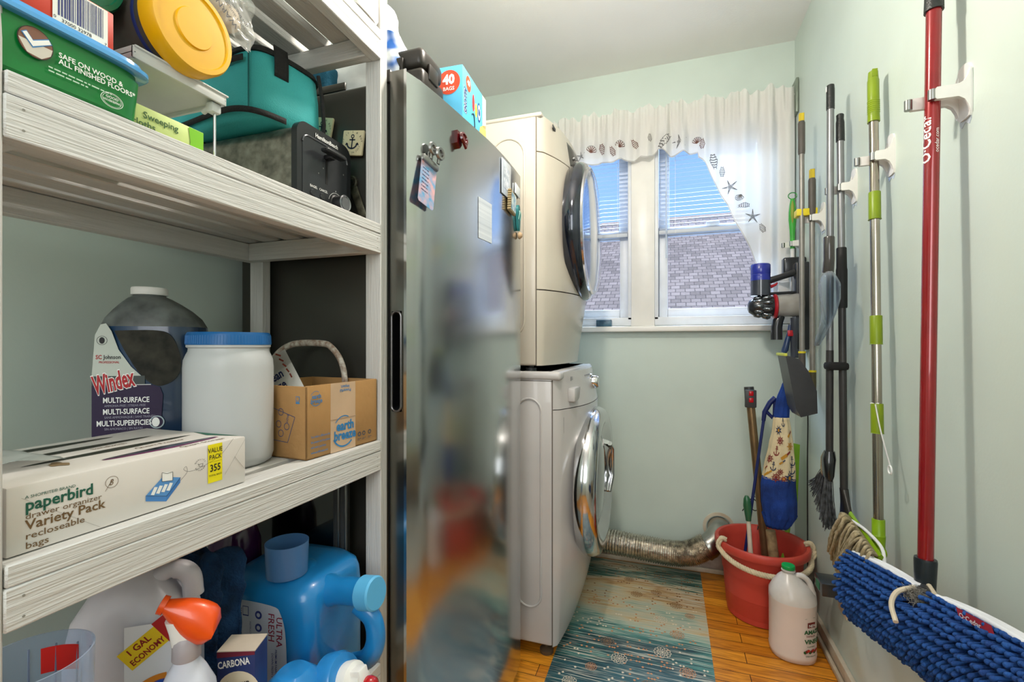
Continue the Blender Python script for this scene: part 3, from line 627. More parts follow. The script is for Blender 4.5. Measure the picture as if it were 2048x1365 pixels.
b = MB(); b.box((x1 - .020, y1 - .016, ZR - .020), (x1 - .006, y1 - .002, ZR - .006), rk, .003); b.tube([(x1 - .028, y1 - .012, ZR - .017), (x1 - .010, y1 - .012, ZR - .010)], .0035, rk, 8); b.build('leg_socket', t)
# canisters lying on the rack
def canister(name, y, z, R, x1, x0, lidm, bodym, label, band):
    t = thing(name, ((x0 + x1) / 2, y, z - R), label, 'canister', 'canisters on the rack')
    M = TR(x0, y, z) @ RY(90); L = x1 - x0
    b = MB(); b.lathe([(R * .95, 0), (R * .97, .004), (R * .97, L - .022), (R * .90, L - .02)], bodym, 48, M); b.build('canister_body', t)
    b = MB(); b.lathe([(R * .975, L - .036), (R * .98, L - .0355), (R * .98, L - .031), (R * .975, L - .0305)], band, 48, M, cap=False); b.build('label_band', t)
    b = MB(); b.lathe([(R * .96, L - .024), (R, L - .022), (R, L - .004), (R * .96, L), (R * .86, L), (R * .84, L - .002), (R * .45, L - .002), (R * .43, L), (.001, L)], lidm, 56, M)
    b.build('lid', t)
    return t, M, L
yl = mat('yellow_lid', '#e8ae00', .35, var=.04); 
t, M, L = canister('wipes_canister', .411, ZR + .0535, .0515, -.545, -.70, yl, mat('canister_grey', '#4c4740', .5), 'yellow lidded wipes canister lying on its side on the white rack', flat('navy_band', '#1b2a6b'))
t, M, L = canister('powder_canister', .3145, 1.4800, .045, -.585, -.72, mat('green_lid', '#0c6b4c', .25, var=.05), mat('canister_white', '#e0e0dc', .4), 'dark green lidded canister lying behind the orange box', flat('green_band', '#0e6a47'))
# crumpled clear bag
cb = glassy('clear_film', '#f2f2ee', .13, .12)
t = thing('plastic_bag', (-.62, .48, 1.54), 'crumpled clear plastic bag with black warning print above the yellow lid', 'bag')
b = MB()
def bagf(u, v):
    y = .405 + .125 * u; z = 1.600 - .075 * v - .012 * u; x = -.585
    p = V((x, y, z)); n = noise.noise_vector(p * 38) * .012 + noise.noise_vector(p * 90) * .006; d = .030 * math.sin(PI * u) * math.sin(PI * v)
    return p + V((n.x * .7 + d * .5, n.y * .5, n.z * .4))
b.grid(bagf, 40, 30, cb); b.grid(lambda u, v: V(bagf(1 - u, v)) - V((.004 + .09 * math.sin(PI * u) * math.sin(PI * v), 0, 0)), 40, 30, cb); b.build('bag_film', t, ang=50)
b = MB(); b.M = Matrix(((0, 0, 1, -.556), (math.cos(.72), math.sin(.72), 0, 0), (-math.sin(.72), math.cos(.72), 0, 0), (0, 0, 0, 1)))
b.M = TR(*at(452, 18, x=-.563)) @ Matrix(((0, 0, 1, 0), (1, 0, 0, 0), (0, 1, 0, 0), (0, 0, 0, 1))) @ RZ(148)
b.text('WARNING: To', -.022, .0, .0115, ink, bold=.5); b.text('avoid danger, keep', -.03, -.010, .007, ink); b.text('this bag away', -.03, -.018, .007, ink); b.build('warning_print', t)
b = MB(); b.loft([(-.60, .500, 1.532, .01, .008, 2.5), (-.60, .500, 1.536, .016, .014, 3), (-.60, .490, 1.555, .018, .02, 3), (-.60, .485, 1.56, .01, .012, 2.5)], mat('tan_refill', '#d9c2a4', .6), 20); b.build('refill', t)
# toaster
tb = mat('toaster_black', '#202224', .3, var=.04); ts = mat('speckled_steel', '#958f84', .34, .85, var=.2, scale=55, bump=.05)
t = thing('toaster', (-.72, .69, Z3), 'black and steel two slice toaster with lever and dial under the teal bag', 'toaster')
TX, TY0, TY1, TZ = -.597, .628, .768, Z3 + .152
def rr_yz(y0, y1, z0, z1, r, n=8):
    return [(y1 - r + r * math.cos(a), z1 - r + r * math.sin(a)) for a in [i * PI / 2 / n for i in range(n + 1)]] + [(y0 + r + r * math.cos(a), z1 - r + r * math.sin(a)) for a in [PI / 2 + i * PI / 2 / n for i in range(n + 1)]] + [(y0, z0), (y1, z0)]
def px(b, poly, xa, xb, m): b.prism(poly, 0, xb - xa, m, Matrix(((0, 0, 1, xa), (1, 0, 0, 0), (0, 1, 0, 0), (0, 0, 0, 1))))
b = MB(); px(b, rr_yz(TY0 + .001, TY1 - .001, Z3 + .008, TZ - .003, .030), -.84, TX - .012, ts); b.build('steel_body', t)
b = MB(); px(b, rr_yz(TY0, TY1, Z3 + .004, TZ, .022), -.852, -.84, tb); b.build('end_panel', t)
b = MB(); px(b, rr_yz(TY0, TY1, Z3 + .004, TZ, .022), TX - .012, TX, tb); b.build('end_panel', t)
b = MB(); px(b, rr_yz(TY0 + .012, TY1 - .012, Z3 + .012, TZ - .022, .014), TX, TX + .0008, mat('toaster_panel', '#2c2e31', .22)); b.build('control_face', t)
b = MB(); b.tube([(TX + .001, a, c) for a, c in rr_yz(TY0 + .012, TY1 - .012, Z3 + .012, TZ - .022, .014)[:-2]], .0016, mat('panel_lip', '#4a4c50', .2), 8); b.build('panel_rim', t)
b = MB(); px(b, rr_yz(.696, .7015, Z3 + .060, Z3 + .112, .0026), TX + .0005, TX + .0014, flat('slot_black', '#020202')); b.build('lever_slot', t)
b = MB(); b.box((TX, .692, Z3 + .104), (TX + .016, .706, Z3 + .112), black, .002); b.box((TX + .010, .672, Z3 + .109), (TX + .026, .725, Z3 + .116), tb, .003, 3); b.build('lever', t)
b = MB(TR(TX, .725, Z3 + .030) @ RY(90)); b.lathe([(.0185, 0), (.0175, .003), (.0155, .004), (.0150, .020), (.0135, .022), (.001, .0222)], black, 36); kn = b.build('dial', t)
b = MB(TR(TX, .725, Z3 + .030) @ RY(90)); b.lathe([(.0150, .0205), (.0158, .022), (.0142, .0235), (.012, .0225)], mat('dial_ring', '#8a8c90', .2, .8), 36, cap=False); b.lathe([(.0115, .0222), (.0113, .0228), (.001, .0229)], mat('dial_face', '#77797b', .3, .6), 30); b.build('dial_rim', kn)
for yy in (.664, .688):
    b = MB(TR(TX, yy, Z3 + .034) @ RY(90)); b.lathe([(.0060, 0), (.0060, .002), (.0052, .003), (.001, .003)], mat('button_dark', '#2a2c2e', .3), 22); b.build('button', t)
b = MB(); b.M = face_x(TX + .0012, 0, Z3)
b.text('HamiltonBeach', .670, .1355, .0105, inkw, bold=.7, wid=.92); b.text('BAGEL', .657, .0435, .0062, inkw, bold=.3); b.text('CANCEL', .680, .0435, .0062, inkw, bold=.3, wid=.9)
b.ring(.725, .030, .0205, .0211, inkw, 0, 24, .3, 2.9); b.text('4', .722, .0525, .005, inkw)
for dy, dz in ((.03, .085), (.085, .092), (.018, .072)): b.rect(.66 + dy - .001, dz, .66 + dy + .001, dz + .0025, flat('scuff', '#8c8c88'), .0002)
b.build('toaster_print', t)
# teal insulated lunch bag
teal = mat('teal_nylon', '#4ac4c6', .62, var=.08, scale=5, bump=.25, bscale=420, hx2='#33a1a2'); web = mat('black_webbing', '#1b1b1b', .8, bump=.4, bscale=300)
t = thing('lunch_bag', (-.76, .70, TZ), 'teal insulated lunch bag with black zipper and strap lying on the toaster', 'bag')
BM = TR(-.785, .688, TZ) @ RZ(-10)
def bagsec(z, d): return (0, 0, z, .150 - d, .078 - d, 5)
b = MB(BM); b.loft([bagsec(.0, .012), bagsec(.004, .004), bagsec(.03, -.001), bagsec(.075, -.002), bagsec(.110, .002), bagsec(.118, .006)], teal, 72)
for i, v in enumerate(b.V): b.V[i] = v + noise.noise_vector(v * 14) * .005
b.build('bag_body', t, ang=60)
b = MB(BM); b.loft([bagsec(.112, .0), bagsec(.122, .004), bagsec(.130, .014), bagsec(.133, .05)], web, 72); b.build('zipper_lid', t, ang=60)
def se(a, d, hx=.150, hy=.078, e=5):
    c, q = math.cos(a), math.sin(a); return ((hx - d) * math.copysign(abs(c) ** (2 / e), c), (hy - d) * math.copysign(abs(q) ** (2 / e), q))
def band(zf, a0, a1, n, w, m, d=-.0045, thick=.0016):
    b = MB(BM); b.grid(lambda u, v: (*se(a0 + (a1 - a0) * u, d), zf(u) + w * (v - .5)), n, 1, m); return b
band(lambda u: .012 + .008 * math.sin(u * 5), PI, 2 * PI - .02, 60, .010, web).build('bottom_piping', t, solid=.0015)
band(lambda u: .096 - .018 * max(0, .55 - u), PI + .1, 2 * PI - .95, 40, .010, web, -.0050).build('pocket_zipper', t, solid=.0015)
b = MB(BM); b.tube([(*se(2 * PI - .80, -.004), .004 + .11 * k / 8) for k in range(9)], .0014, mat('seam_thread', '#0f5f60', .8), 6); b.build('side_seam', t)
b = MB(BM); b.grid(lambda u, v: (.1525 + .002 * math.sin(v * 3), -.040 + .026 * u + .002 * v, .128 - .052 * v), 3, 8, web); b.build('strap', t, solid=.002)
b = MB(BM); b.tube([(.151, .052, .12), (.156, .056, .08), (.157, .060, .03), (.152, .062, .002)], .0035, web, 8); b.build('corner_piping', t)
# things on the freezer side seen behind: magnets
mw = mat('pale_wood_magnet', '#d8cba4', .6, var=.05, scale=30); navy = flat('navy_print', '#1c2438')
for (xx, zz, s_, rz, lab) in ((-.6125, 1.4915, .026, -8, 'square wooden anchor magnet on the freezer side nearest the white post'), (-.690, 1.530, .026, -12, 'square wooden anchor magnet partly hidden behind the teal lunch bag')):
    t = thing('anchor_magnet', (xx, FY0, zz), lab, 'magnet', 'wooden anchor magnets')
    Mx = face_ny(xx, FY0 + .0045 - .0045, zz) @ RZ(rz); b = MB(Mx); b.box((-s_, -s_, .0), (s_, s_, .007), mw, .004, 2); b.build('wood_block', t)
    b = MB(Mx @ TR(0, 0, .0074)); q = s_ * .6
    b.line([(0, -q * .8), (0, q * .6)], .0028, navy); b.ring(0, q * .8, .0022, .0042, navy); b.line([(-q * .45, q * .35), (q * .45, q * .35)], .0026, navy); b.ring(0, q * .05, q * .72, q * .93, navy, 0, 20, PI * 1.08, PI * 1.92)
    for k in range(-1, 2, 2): b.line([(k * q * .85, -q * .05), (k * q * .62, -q * .28)], .0022, navy); b.line([(k * q * .85, -q * .05), (k * q * 1.0, -q * .35)], .0022, navy)
    for i, ch in enumerate("AHOY IT'S A BOY"): 
        if ch == ' ': continue
        a = math.radians(200 - i * 13.5); b.text(ch, s_ * .82 * math.cos(a), s_ * .82 * math.sin(a) - .002, .0058, navy, al='CENTER', rot=a - PI / 2)
    for i, ch in enumerate('DOCK IN JULY'):
        if ch == ' ': continue
        a = math.radians(225 + i * 10); b.text(ch, s_ * .86 * math.cos(a), s_ * .86 * math.sin(a), .0052, navy, al='CENTER', rot=a + PI / 2)
    b.build('anchor_print', t)
t = thing('bottle_opener', (-.60, FY0, 1.38), 'rusty metal bottle opener magnet on the freezer side by the white post', 'opener')
rs = mat('rusty_steel', '#6d6a58', .45, .7, var=.3, scale=60)
b = MB(face_ny(-.603, FY0, 1.375) @ RZ(22)); b.box((-.009, -.055, 0), (.009, .028, .004), rs, .002); b.build('blade', t)
b = MB(face_ny(-.603, FY0, 1.375) @ RZ(22)); b.ring(0, .040, .006, .014, rs, .004); b.tube(arc((0, .040, 0.002), .0115, 0, 360, 16, 'xy'), .0028, rs, 8); b.build('opener_head', t)
tag(MB(face_ny(-.563, FY0, 1.335)).box((-.012, -.010, 0), (.014, .010, .005), mat('tan_magnet', '#b58c58', .6), .002).build('tan_magnet'), 'small tan magnet low on the freezer side just above the shelf rail', 'magnet')

# ================================================================ things on the second shelf (z = .892)
card = mat('white_carton', '#dcd6d0', .42, var=.02, scale=8); grn = flat('green_ink', '#1c5a48'); brn = flat('brown_ink', '#6e5434'); blu = flat('sky_ink', '#5a93cf'); drk = flat('dark_bag_print', '#25291d')
t = thing('bag_carton', (-.64, .36, Z2), 'white variety pack carton of recloseable bags with yellow value tag', 'box')
BX, BY0, BY1, BH = -.5435, .240, .480, .0615
b = MB(); b.box((-.735, BY0, Z2), (BX, BY1, Z2 + BH), card, .0018, 2); b.build('carton', t)
b = MB(); b.M = face_x(BX + .0004, BY0, Z2)
b.text('A SHOPRITE® BRAND', .0125, .0485, .0038, grn, bold=.2); b.text('paperbird', .0125, .0375, .0150, grn, bold=1.2, wid=.88)
b.ring(.0805, .0445, .0056, .0060, brn); b.text('B', .0778, .0415, .0085, brn, shear=.3, wid=.8); b.line([(.0745, .0365), (.0815, .0475)], .0004, brn)
b.text('drawer organizer', .0125, .0300, .0075, brn, wid=1.12); b.text('Variety Pack', .0125, .0205, .0125, brn, bold=.8, wid=.98); b.text('recloseable', .0125, .0120, .0085, brn, bold=.3, wid=1.15); b.text('bags', .0125, .0035, .0085, brn, bold=.3, wid=1.15)
ox, oy = .113, .010
b.poly([(ox, oy + .010, 0), (ox + .022, oy + .003, 0), (ox + .038, oy + .020, 0), (ox + .018, oy + .026, 0)], blu); b.poly([(ox, oy + .004, 0), (ox + .022, oy - .003, 0), (ox + .022, oy + .003, 0), (ox, oy + .010, 0)], flat('sky_ink2', '#4a83c4')); b.poly([(ox + .022, oy - .003, 0), (ox + .038, oy + .014, 0), (ox + .038, oy + .020, 0), (ox + .022, oy + .003, 0)], flat('sky_ink3', '#3f78ba'))
for i in range(4): xx = ox + .005 + i * .0056; b.poly([(xx, oy + .0095, .0003), (xx + .0036, oy + .0082, .0003), (xx + .0075, oy + .016, .0003), (xx + .004, oy + .0172, .0003)], inkw)
b.poly([(ox + .017, oy + .021, .0003), (ox + .029, oy + .019, .0003), (ox + .029, oy + .029, .0003), (ox + .017, oy + .031, .0003)], inkw)
b.line([(ox + .017, oy + .021), (ox + .029, oy + .019), (ox + .029, oy + .029), (ox + .023, oy + .0285), (ox + .017, oy + .031), (ox + .017, oy + .021)], .0004, ink, .0005)
b.line([(ox, oy + .010), (ox + .022, oy + .003), (ox + .038, oy + .020)], .0004, ink, .0005)
b.line([(p.x, p.y) for p in spline([(ox + .038, oy + .016, 0), (ox + .046, oy + .024, 0), (ox + .045, oy + .031, 0), (ox + .042, oy + .028, 0), (ox + .050, oy + .024, 0), (ox + .066, oy + .026, 0), (ox + .09, oy + .035, 0), (ox + .108, oy + .052, 0)], 6)], .0003, ink, .0001)
b.ring(.1755, .0385, .0048, .0050, brn, n=20) if False else None
for i, ch in enumerate('QUALITY'): a = math.radians(150 - 20 * i); b.text(ch, .1755 + .006 * math.cos(a), .0385 + .006 * math.sin(a), .0026, ink, al='CENTER', rot=a - PI / 2)
for i, ch in enumerate('ASSURED'): a = math.radians(210 + 20 * i); b.text(ch, .1755 + .0072 * math.cos(a), .0385 + .0072 * math.sin(a), .0026, ink, al='CENTER', rot=a + PI / 2)
b.line([(.1725, .0405), (.1735, .0395), (.1745, .0365), (.1785, .0365), (.1790, .0395), (.1735, .0395)], .0004, ink)
b.rect(.1855, .0125, .2050, .0605, flat('yellow_tag', '#e9d90e'), .0001)
b.text('VALUE', .1953, .0500, .0085, ink, z=.0004, al='CENTER', bold=.3, wid=.78); b.text('PACK', .1953, .0415, .0085, ink, z=.0004, al='CENTER', bold=.3, wid=.78); b.line([(.187, .0385), (.204, .0385)], .0002, ink, .0004); b.text('355', .1953, .0265, .0125, ink, z=.0004, al='CENTER', bold=.8, wid=.8); b.text('TOTAL BAGS', .1953, .0205, .0030, ink, z=.0004, al='CENTER', bold=.4)
b.line([(.2090, .018), (.2390, .058)], .0004, flat('crease_grey', '#b7b1aa')); b.line([(.223, .038), (.239, .017)], .0005, flat('crease_grey', '#b7b1aa')); b.line([(.010, .050), (.07, .002)], .0004, flat('crease_grey', '#b7b1aa'))
b.build('front_print', t)
b = MB(TR(0, 0, Z2 + BH + .0003))
def top_oval(x, y0, y1, w, m, dz=0):
    b.poly([(x + (-w / 2) * (1 - abs(k)) ** .5 * (1 if j == 0 else -1), y0 + (y1 - y0) * (k + 1) / 2, dz) for j, ks in ((0, [i / 8 - 1 for i in range(17)]), (1, [1 - i / 8 for i in range(1, 16)])) for k in ks], m)
top_oval(-.575, .330, .466, .020, flat('plum_print', '#7a2f63')); top_oval(-.578, .330, .466, .016, mat('photo_dark', '#3f4550', .3, var=.5, scale=60), .0002)
top_oval(-.622, .285, .462, .018, drk); top_oval(-.665, .27, .44, .018, drk); top_oval(-.708, .26, .42, .018, drk)
b.poly([(-.552, .479, .0001), (-.60, .468, .0001), (-.64, .479, .0001)], grn)
b.M = TR(0, 0, Z2 + BH + .0004) @ Matrix(((0, -1, 0, -.556), (1, 0, 0, 0), (0, 0, 1, 0), (0, 0, 0, 1)))
for i, (wd, y_) in enumerate((('Quart Storage', .402), ('Quart Freezer', .38), ('Sandwich', .36))): b.text(wd, y_, .0 + i * .044, .010, brn, bold=.4)
b.build('top_print', t)
b = MB(); b.M = TR(-.60, .305, Z2 + BH + .0005); b.poly([(.012 * math.cos(a) * (1 + .3 * math.sin(3 * a)), .007 * math.sin(a) * (1 + .2 * math.cos(5 * a)), 0) for a in [i * PI / 10 for i in range(20)]], flat('torn_card', '#8a7455')); b.build('torn_spot', t)
b = MB()
def film(u, v):
    p = V((-.60 - .12 * v, .225 + .09 * u, Z2 + BH + .004 + .014 * math.sin(PI * u) * (.4 + .6 * v))); return p + noise.noise_vector(p * 45) * .006
b.grid(film, 20, 20, glassy('grey_film', '#aab0ac', .45, .2)); tag(b.build('plastic_film', ang=50), 'crumpled grey plastic film lying on the left end of the variety pack carton', 'plastic film')
# blue-lid jar
t = thing('lidded_jar', (-.654, .549, Z2), 'large plain white plastic jar with a ribbed blue screw lid', 'jar')
jm = mat('translucent_white_plastic', '#c4c6c8', .35, var=.03, scale=4, sss=.2)
b = MB(TR(-.654, .549, Z2)); R = .0615; b.lathe([(R * .86, 0), (R * .95, .004), (R, .014), (R, .150), (R * .985, .162), (R * .93, .171), (R * .895, .175), (R * .885, .180), (R * .93, .182), (R * .93, .186)], jm, 64); b.build('jar_body', t)
b = MB(TR(-.654, .549, Z2 + .185)); b.lathe([(R * .92, 0), (R * .945, .0005), (R * .93, .016), (R * .90, .0195), (R * .5, .0195), (.001, .0195)], mat('blue_screw_lid', '#0f64a8', .35, var=.03), 64)
for i in range(90): a = 2 * PI * i / 90; b.tube([(R * .942 * math.cos(a), R * .942 * math.sin(a), .002), (R * .932 * math.cos(a), R * .932 * math.sin(a), .0145)], .0007, MATS['blue_screw_lid'], 4)
b.build('lid', t)
# glass cleaner jug
wd = mat('blue_liquid_plastic', '#1c3450', .22, var=.15, scale=7, coat=.3); wg = mat('dusty_clear_plastic', '#5d6260', .5, var=.25, scale=30)
WM = TR(-.795, .535, Z2) @ RZ(34)
t = thing('cleaner_jug', (-.795, .535, Z2), 'large jug of dark blue glass cleaner with white cap and purple label', 'jug')
hw = .0705
secs = [(0, 0, 0, hw - .006, .044, 4), (0, 0, .006, hw, .05, 4), (0, 0, .195, hw, .05, 4), (0, 0, .195, hw, .05, 4)]
b = MB(WM); b.loft([(0, 0, 0, hw - .006, .044, 4), (0, 0, .006, hw, .05, 4), (0, 0, .12, hw, .05, 4), (-.001, 0, .214, hw - .003, .049, 3.4)], wd, 56)
b.build('jug_body', t)
b = MB(WM); b.loft([(-.001, 0, .214, hw - .003, .049, 3.4), (-.002, 0, .228, hw - .009, .047, 3), (-.004, 0, .241, hw - .020, .043, 2.7), (-.007, 0, .252, hw - .032, .037, 2.4), (-.010, 0, .260, .029, .029, 2.1), (-.011, 0, .264, .022, .022, 2), (-.011, 0, .268, .021, .021, 2)], wg, 56); b.build('jug_shoulder', t)
b = MB(WM @ TR(-.011, 0, .266)); b.lathe([(.024, 0), (.0245, .001), (.0245, .010), (.0235, .012), (.001, .012)], white, 36); b.build('cap', t)
FYW = -.0508
b = MB(WM @ Matrix(((1, 0, 0, 0), (0, 0, -1, FYW), (0, 1, 0, 0), (0, 0, 0, 1))))
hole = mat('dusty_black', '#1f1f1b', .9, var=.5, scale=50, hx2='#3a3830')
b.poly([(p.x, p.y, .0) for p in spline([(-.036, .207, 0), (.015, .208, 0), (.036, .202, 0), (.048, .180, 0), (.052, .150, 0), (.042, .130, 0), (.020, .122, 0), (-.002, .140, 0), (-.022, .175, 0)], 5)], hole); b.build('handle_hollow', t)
b = MB(WM @ Matrix(((1, 0, 0, 0), (0, 0, -1, FYW - .0004), (0, 1, 0, 0), (0, 0, 0, 1))))
b.poly([(-.064, .138, 0), (-.060, .200, 0), (-.053, .216, 0), (-.046, .218, 0), (-.039, .206, 0), (-.030, .178, 0), (-.014, .152, 0), (-.001, .138, 0)], flat('label_cream', '#b9bfb6'))
pur = flat('label_purple', '#241338'); 
b.poly([(-.064, .0, .0001), (.022, .0, .0001), (.028, .108, .0001), (.024, .120, .0001), (.012, .124, .0001), (-.064, .124, .0001)], pur); b.rect(-.064, .124, .004, .138, flat('label_grey', '#3f4646'))
b.line([(-.04, .1243), (.012, .1243)], .0008, inkw, .0003)
b.text('Windex', -.060, .110, .039, inkw, z=.0004, bold=3.2, wid=.42, shear=.25, rot=.26); b.text('Windex', -.060, .110, .039, flat('label_red', '#a81f26'), z=.0007, bold=1.4, wid=.42, shear=.25, rot=.26)
b.text('SC', -.059, .164, .0085, flat('label_red', '#a81f26'), z=.0004, bold=1.2, wid=.8); b.text('Johnson', -.049, .164, .0085, ink, z=.0004, bold=.8, wid=.8); b.text('PROFESSIONAL', -.055, .1575, .0045, flat('label_red', '#a81f26'), z=.0004, bold=.8, wid=.85)
b.ring(-.051, .192, .0062, .0068, ink, .0002); b.disc(-.051, .192, .0036, ink, .005, z=.0002)
for tx, yy in (('MULTI-SURFACE', .0975), ('MULTI-SURFACE', .0800), ('MULTI-SUPERFICIES', .0625)): b.text(tx, -.050 if 'FICIES' not in tx else -.058, yy, .0115, inkw, z=.0004, bold=.9, wid=.72)
for tx, yy in (('AMMONIA-FREE | STREAK-FREE', .0912), ('SANS AMMONIAQUE | SANS TRAÎNÉES', .0737), ('SIN AMONIACO | SIN RAYAS', .0562)): b.text(tx, -.048, yy, .0048, flat('grey_ink', '#9a98a8'), z=.0004, wid=.8)
b.disc(.020, .066, .0100, flat('pale_disc', '#9fb0b5'), z=.0002); b.disc(.020, .066, .0082, pur, z=.0003); b.disc(.0185, .066, .0052, inkw, .0072, z=.0004)
b.build('label', t)
# mailer box with laundry sheets pouch
cdm = mat('brown_cardboard', '#a9804f', .8, var=.06, scale=12, bump=.15, bscale=90); cdi = mat('inner_cardboard', '#a87a4a', .85, var=.06); bi = flat('print_blue', '#2f7cb4'); tape = mat('paper_tape', '#c6a88a', .45, var=.03)
t = thing('shipping_box', (-.65, .69, Z2), 'open brown cardboard box with blue writing and paper tape beside the post', 'box')
CM = TR(-.548, .596, Z2) @ RZ(-4)
def cbx(b, a, c, m, bev=.0008): b.box(a, c, m, bev)
b = MB(CM); D, L_, Hh, th = .165, .172, .119, .003
cbx(b, (-D, 0, 0), (0, L_, th), cdm); cbx(b, (-th, 0, 0), (0, L_, Hh), cdm); cbx(b, (-D, 0, 0), (-D + th, L_, Hh), cdm); cbx(b, (-D, 0, 0), (0, th, Hh - .001), cdm); cbx(b, (-D, L_ - th, 0), (0, L_, Hh), cdm); b.build('carton', t)
b = MB(CM); b.box((-.0002, .052, .0), (.0006, .112, Hh), tape, 0); b.box((-.0002, .052, .056), (.0011, .113, .0575), flat('tape_edge', '#a98e74'), 0)
b.M = CM @ Matrix(((0, 0, 1, .0012), (1, 0, 0, 0), (0, 1, 0, 0), (0, 0, 0, 1)))
b.text('earth', .0645, .0360, .0230, bi, bold=1.6, wid=.88); b.text('breeze', .0590, .0195, .0230, bi, bold=1.6, wid=.84); b.ring(.0825, .036, .0235, .0252, bi, 0, 22, .35 * PI, .80 * PI); b.ring(.0825, .034, .0255, .0282, bi, 0, 22, 1.15 * PI, 1.75 * PI)
b.text('earth', .0105, .0975, .0105, bi, bold=1, wid=.88); b.text('breeze', .0085, .0900, .0105, bi, bold=1, wid=.84); b.ring(.0190, .098, .0110, .0117, bi, 0, 18, .3 * PI, .85 * PI); b.ring(.0190, .098, .0120, .0130, bi, 0, 18, 1.15 * PI, 1.75 * PI)
b.text('Powerful', .100, .1075, .0075, bi, bold=.6, rot=PI); b.text('Impact.', .096, .1140, .0075, bi, bold=.6, rot=PI)
for i, tx in enumerate(('You make a difference for', 'the people and the planet', 'with every purchase.', 'www.earthbreeze.com')): b.text(tx, .0085, .0335 - i * .0085, .0058, bi, wid=.68, bold=.3)
for i, xx in enumerate((.118, .130, .146)): b.ring(xx + .004, .021, .0028, .0042, flat('print_dark', '#27455e'), n=12); b.small(xx - .001, .012, .010, .0016, flat('print_dark', '#27455e'), 2, 1.4, i)
b.M = CM @ Matrix(((1, 0, 0, 0), (0, 0, -1, -.0004), (0, 1, 0, 0), (0, 0, 0, 1)))
b.line([(-.10, .088), (-.024, .068), (-.040, .026), (-.10, .030)], .001, flat('print_navy', '#33486e')); 
for (xx, zz) in ((-.055, .075), (-.06, .055), (-.055, .040), (-.042, .052)): b.ring(xx, zz, .005, .006, flat('print_navy', '#33486e'), n=14)
b.text('LOVE', -.04, .058, .006, flat('print_navy', '#33486e'), rot=1.3, bold=.5); b.rect(-.022, .094, -.014, .102, bi); b.rect(-.021, .095, -.015, .101, cdm, .0002); b.rect(-.022, .090, -.014, .093, bi)
b.build('box_print', t)
t = thing('detergent_pouch', (-.70, .65, Z2 + .01), 'white pouch with navy writing tilted inside the open cardboard box', 'pouch')
PM = TR(-.632, .668, Z2 + .02) @ RZ(8) @ RY(-30)
b = MB(PM); b.grid(lambda u, v: (-.055 + .11 * u, -.012 * math.sin(PI * u) * math.sin(PI * min(1, v * 1.3)), .150 * v), 16, 16, mat('pouch_film', '#e4e2dc', .35)); b.grid(lambda u, v: (.055 - .11 * u, .010 * math.sin(PI * u) * math.sin(PI * min(1, v * 1.3)), .150 * v), 16, 16, MATS['pouch_film']); b.build('pouch_body', t)
b = MB(PM @ Matrix(((1, 0, 0, 0), (0, 0, -1, -.0150), (0, 1, 0, 0), (0, 0, 0, 1)))); b.text('clean', .004, .104, .022, flat('pouch_navy', '#1d2a5c'), bold=1.5, wid=.8); b.text('breeze', -.016, .084, .024, flat('pouch_navy', '#1d2a5c'), bold=1.5, wid=.8)
for i in range(5): b.line([(.044 + .002 * i, .146 - .011 * i), (.052, .138 - .011 * i)], .003, flat('leaf_red', '#8a3b2c'))
b.warp(lambda v: v, 0); b.build('pouch_print', t)
# paint-specked metal handle
spk = mat('specked_paint', '#cfcabd', .45, var=.1, scale=110, hx2='#8b6f5c')
def hp(r): return spline([(-.80, .781, 1.02), (-.78, .781, 1.055), (-.735, .781, 1.079), (-.66, .781, 1.0805), (-.635, .781, 1.070), (-.615, .781, 1.045), (-.606, .781, 1.01), (-.604, .781, .94), (-.604, .781, Z2)], 6)
b = MB(); b.tube([V((p.x, .762, p.z)) for p in hp(0)] , .0065, spk, 10, sq=.7)
for q in (0,): b.tube([(-.80, .762, 1.02), (-.803, .762, Z2)], .0065, spk, 10, sq=.7)
tag(b.build('step_stool_handle'), 'white paint-specked curved metal stool handle behind the cardboard box', 'handle')

# ================================================================ bottom shelf (z = .46)
# dark framed tray leaning behind
t = thing('glass_tray', (-.70, .76, Z1), 'black glass tray with slim silver rim leaning upright behind the blue jug', 'tray')
b = MB(); b.box((-.83, .756, Z1), (-.628, .762, .826), mat('black_glass', '#060708', .12, coat=1)); b.build('panel', t)
b = MB(); b.box((-.628, .754, Z1), (-.616, .764, .826), dkgrey, .002); b.box((-.616, .752, Z1), (-.612, .765, .826), silver, .001); b.box((-.612, .754, Z1), (-.599, .764, .826), dkgrey, .002); b.box((-.599, .752, Z1), (-.596, .765, .826), silver, .001); b.build('rim', t)
# big blue jug
bj = mat('blue_jug_plastic', '#1d7fc0', .28, var=.05, scale=3, coat=.3, sss=.1); bjl = mat('light_blue_cap', '#5aaedc', .4, var=.03)
JT = .682
t = thing('detergent_jug', (-.64, .67, Z1), 'large sky blue detergent jug with measuring cup sitting on its top', 'jug')
JM = TR(-.640, .672, 0) @ RZ(3)
b = MB(JM); b.loft([(0, 0, Z1, .088, .075, 6), (0, 0, Z1 + .006, .094, .081, 6), (0, 0, JT - .05, .094, .081, 6), (0, 0, JT - .022, .094, .081, 5), (0, .002, JT - .008, .090, .077, 4.5), (-.003, .004, JT + .002, .078, .068, 4), (-.006, .006, JT + .006, .05, .045, 3)], bj, 72)
b.build('jug_body', t, ang=60)
b = MB(JM); b.tube(spline([(.03, -.010, JT - .040), (.075, -.018, JT - .030), (.12, -.022, JT - .022), (.157, -.026, JT - .018)], 6), [.052, .050, .047, .043, .038, .034, .031, .028, .026, .024] + [.022] * 9, bj, 24); b.build('spout', t, ang=60)
b = MB(); e0 = JM @ V((.155, -.026, JT - .018)); e1 = JM @ V((.183, -.029, JT - .014)); dv = (e1 - e0)
